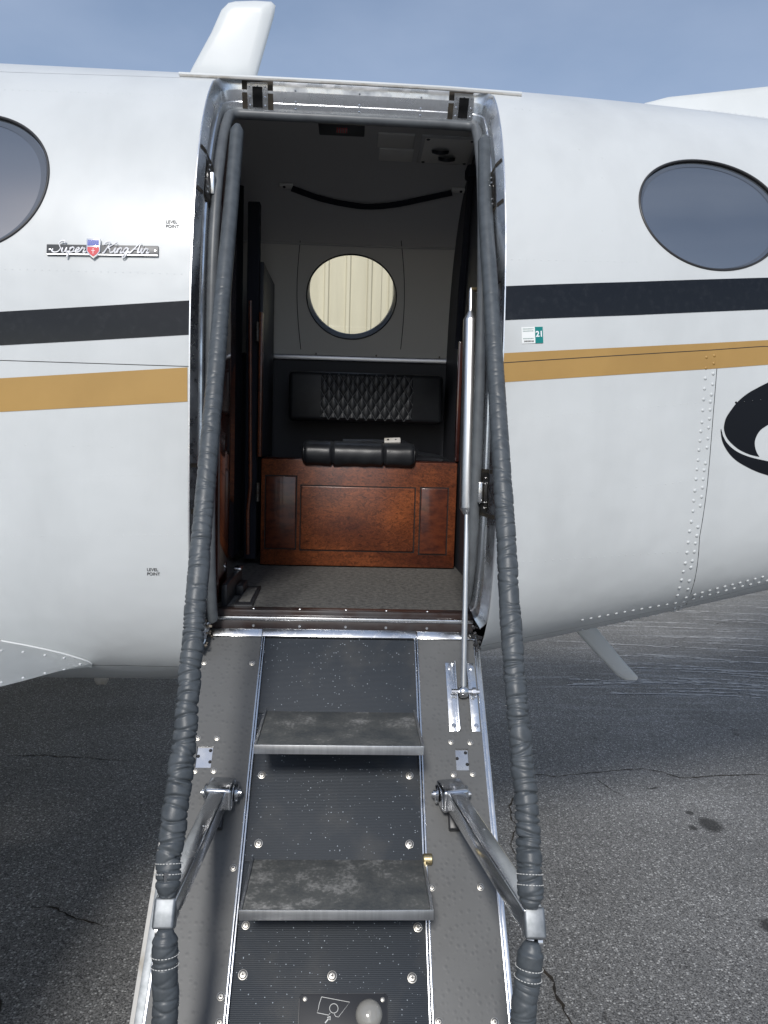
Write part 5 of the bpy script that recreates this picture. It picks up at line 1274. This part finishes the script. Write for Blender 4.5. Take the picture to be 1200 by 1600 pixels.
bm = bmesh.new(); prism(bm, shp(1), .003, .0072, Fm, .0008); shield = build('badge_shield', bm, M['chrome'], badge)
kk = .84
bm = bmesh.new(); prism(bm, [(sx - .0155 * kk, .006), (sx + .0155 * kk, .006), (sx + .0155 * kk, -.006 * kk + .002), (sx + .009 * kk, -.015 * kk + .002), (sx, -.022 * kk + .002), (sx - .009 * kk, -.015 * kk + .002), (sx - .0155 * kk, -.006 * kk + .002)], .0070, .0080, Fm); build('shield_red_field', bm, M['red'], badge)
bm = bmesh.new(); prism(bm, [(sx - .0155 * kk, .0098), (sx + .0155 * kk, .0098), (sx + .0155 * kk, .024 * kk + .002), (sx - .0155 * kk, .024 * kk + .002)], .0070, .0080, Fm); build('shield_blue_field', bm, M['blue'], badge)
bm = bmesh.new()
for k in range(6):
    x = sx - .0118 + k * .0045; tube(bm, [Fm @ Vector(p) for p in ((x, .012, .0081), (x + .0012, .0175, .0081), (x - .0008, .0215, .0081))], .0005, 4)
box(bm, (sx - .0005, -.010, .0078), (sx + .0005, .003, .0084), Fm); box(bm, (sx - .004, -.003, .0078), (sx + .004, -.002, .0084), Fm); build('shield_marks', bm, M['chrome'], badge)
# inspection sticker
Fm2, l = skin_axes(815.5, 537, 848.5, 536, .0006)
hh = (hit(816, 511.5) - hit(815.5, 537)).length
bm = bmesh.new(); prism(bm, [(0, 0), (l, 0), (l, hh), (0, hh)], 0, .0004, Fm2); stk = build('sticker', bm, M['paper'], plane); stk['label'] = 'small white and green sticker reading 21'
bm = bmesh.new(); prism(bm, [(l * .63, 0), (l, 0), (l, hh), (l * .63, hh)], .0005, .0008, Fm2); build('green_field', bm, M['green'], stk)
put(text_mesh('21', .0185, bold=.0006), 'sticker_number', M['white_enamel'], Fm2 @ Matrix.Translation((l * .655, hh * .40, .0011)), stk)
bm = bmesh.new()
for v in (.86, .73, .27):
    x = l * .06
    while x < l * .55:
        w = random.uniform(.0012, .0038); box(bm, (x, hh * v, .0005), (min(x + w, l * .56), hh * v + .0022, .0008), Fm2); x += w + .0007
build('sticker_small_print', bm, M['ink_faint'], stk)
bm = bmesh.new(); x = l * .10
while x < l * .56:
    w = random.uniform(.0006, .0020); box(bm, (x, hh * .08, .0005), (x + w, hh * .18, .0008), Fm2); x += w + .0007
build('sticker_code', bm, M['ink'], stk)
# black swirl emblem cut by the right edge of the picture
z4 = lambda L: [(1080 + x / 8, 560 + y / 8) for x, y in L]
def emblem(pixels, name, mat, off):
    L = [px(min(x, 1199.5), y) for x, y in pixels]; return L
def ext_x(L, dx): return [(x + dx, s) for x, s in L]
up_out = z4([(960, 300), (850, 355), (700, 440), (580, 540), (500, 640), (435, 740), (410, 830), (410, 900), (440, 985), (500, 1060), (590, 1135), (700, 1190), (780, 1215), (850, 1230)])
hole_in = z4([(850, 1230), (815, 1170), (795, 1100), (795, 1030), (820, 960), (870, 890), (958, 830)])
sm = lambda L: [tuple(p) for p in catmull(L, 4)]
Lo, Li = [px(*p) for p in sm(up_out)], [px(*p) for p in sm(hole_in)]
top_ext = [(Lo[0][0] + x, Lo[0][1] + y) for x, y in ((.62, .015), (.56, -.025), (.46, -.058), (.36, -.076), (.25, -.078), (.14, -.060), (.07, -.034))]
in_ext = [(Li[-1][0] + x, Li[-1][1] + y) for x, y in ((.06, -.022), (.12, -.036), (.20, -.046), (.30, -.05), (.42, -.048))]
skin_patch('swirl_emblem', catm2 if False else Lo + Li[1:] + in_ext + top_ext, M['emblem'], plane, step=.012, off=.001)
lo_out = z4([(372, 880), (366, 900), (380, 1010), (420, 1110), (490, 1210), (580, 1290), (700, 1360), (830, 1420), (958, 1462)])
lo_in = z4([(958, 1285), (850, 1262), (740, 1235), (620, 1190), (520, 1130), (440, 1050), (395, 970)])
a_, b_ = [px(*p) for p in sm(lo_out)], [px(*p) for p in sm(lo_in)]
skin_patch('swirl_emblem', a_ + [(a_[-1][0] + x, a_[-1][1] + y) for x, y in ((.08, .016), (.18, .022), (.28, .018), (.38, .004), (.48, -.028))] + [(b_[0][0] + x, b_[0][1] + y) for x, y in ((.36, -.016), (.26, -.002), (.16, .004), (.08, .004))] + b_, M['emblem'], plane, step=.012, off=.001)
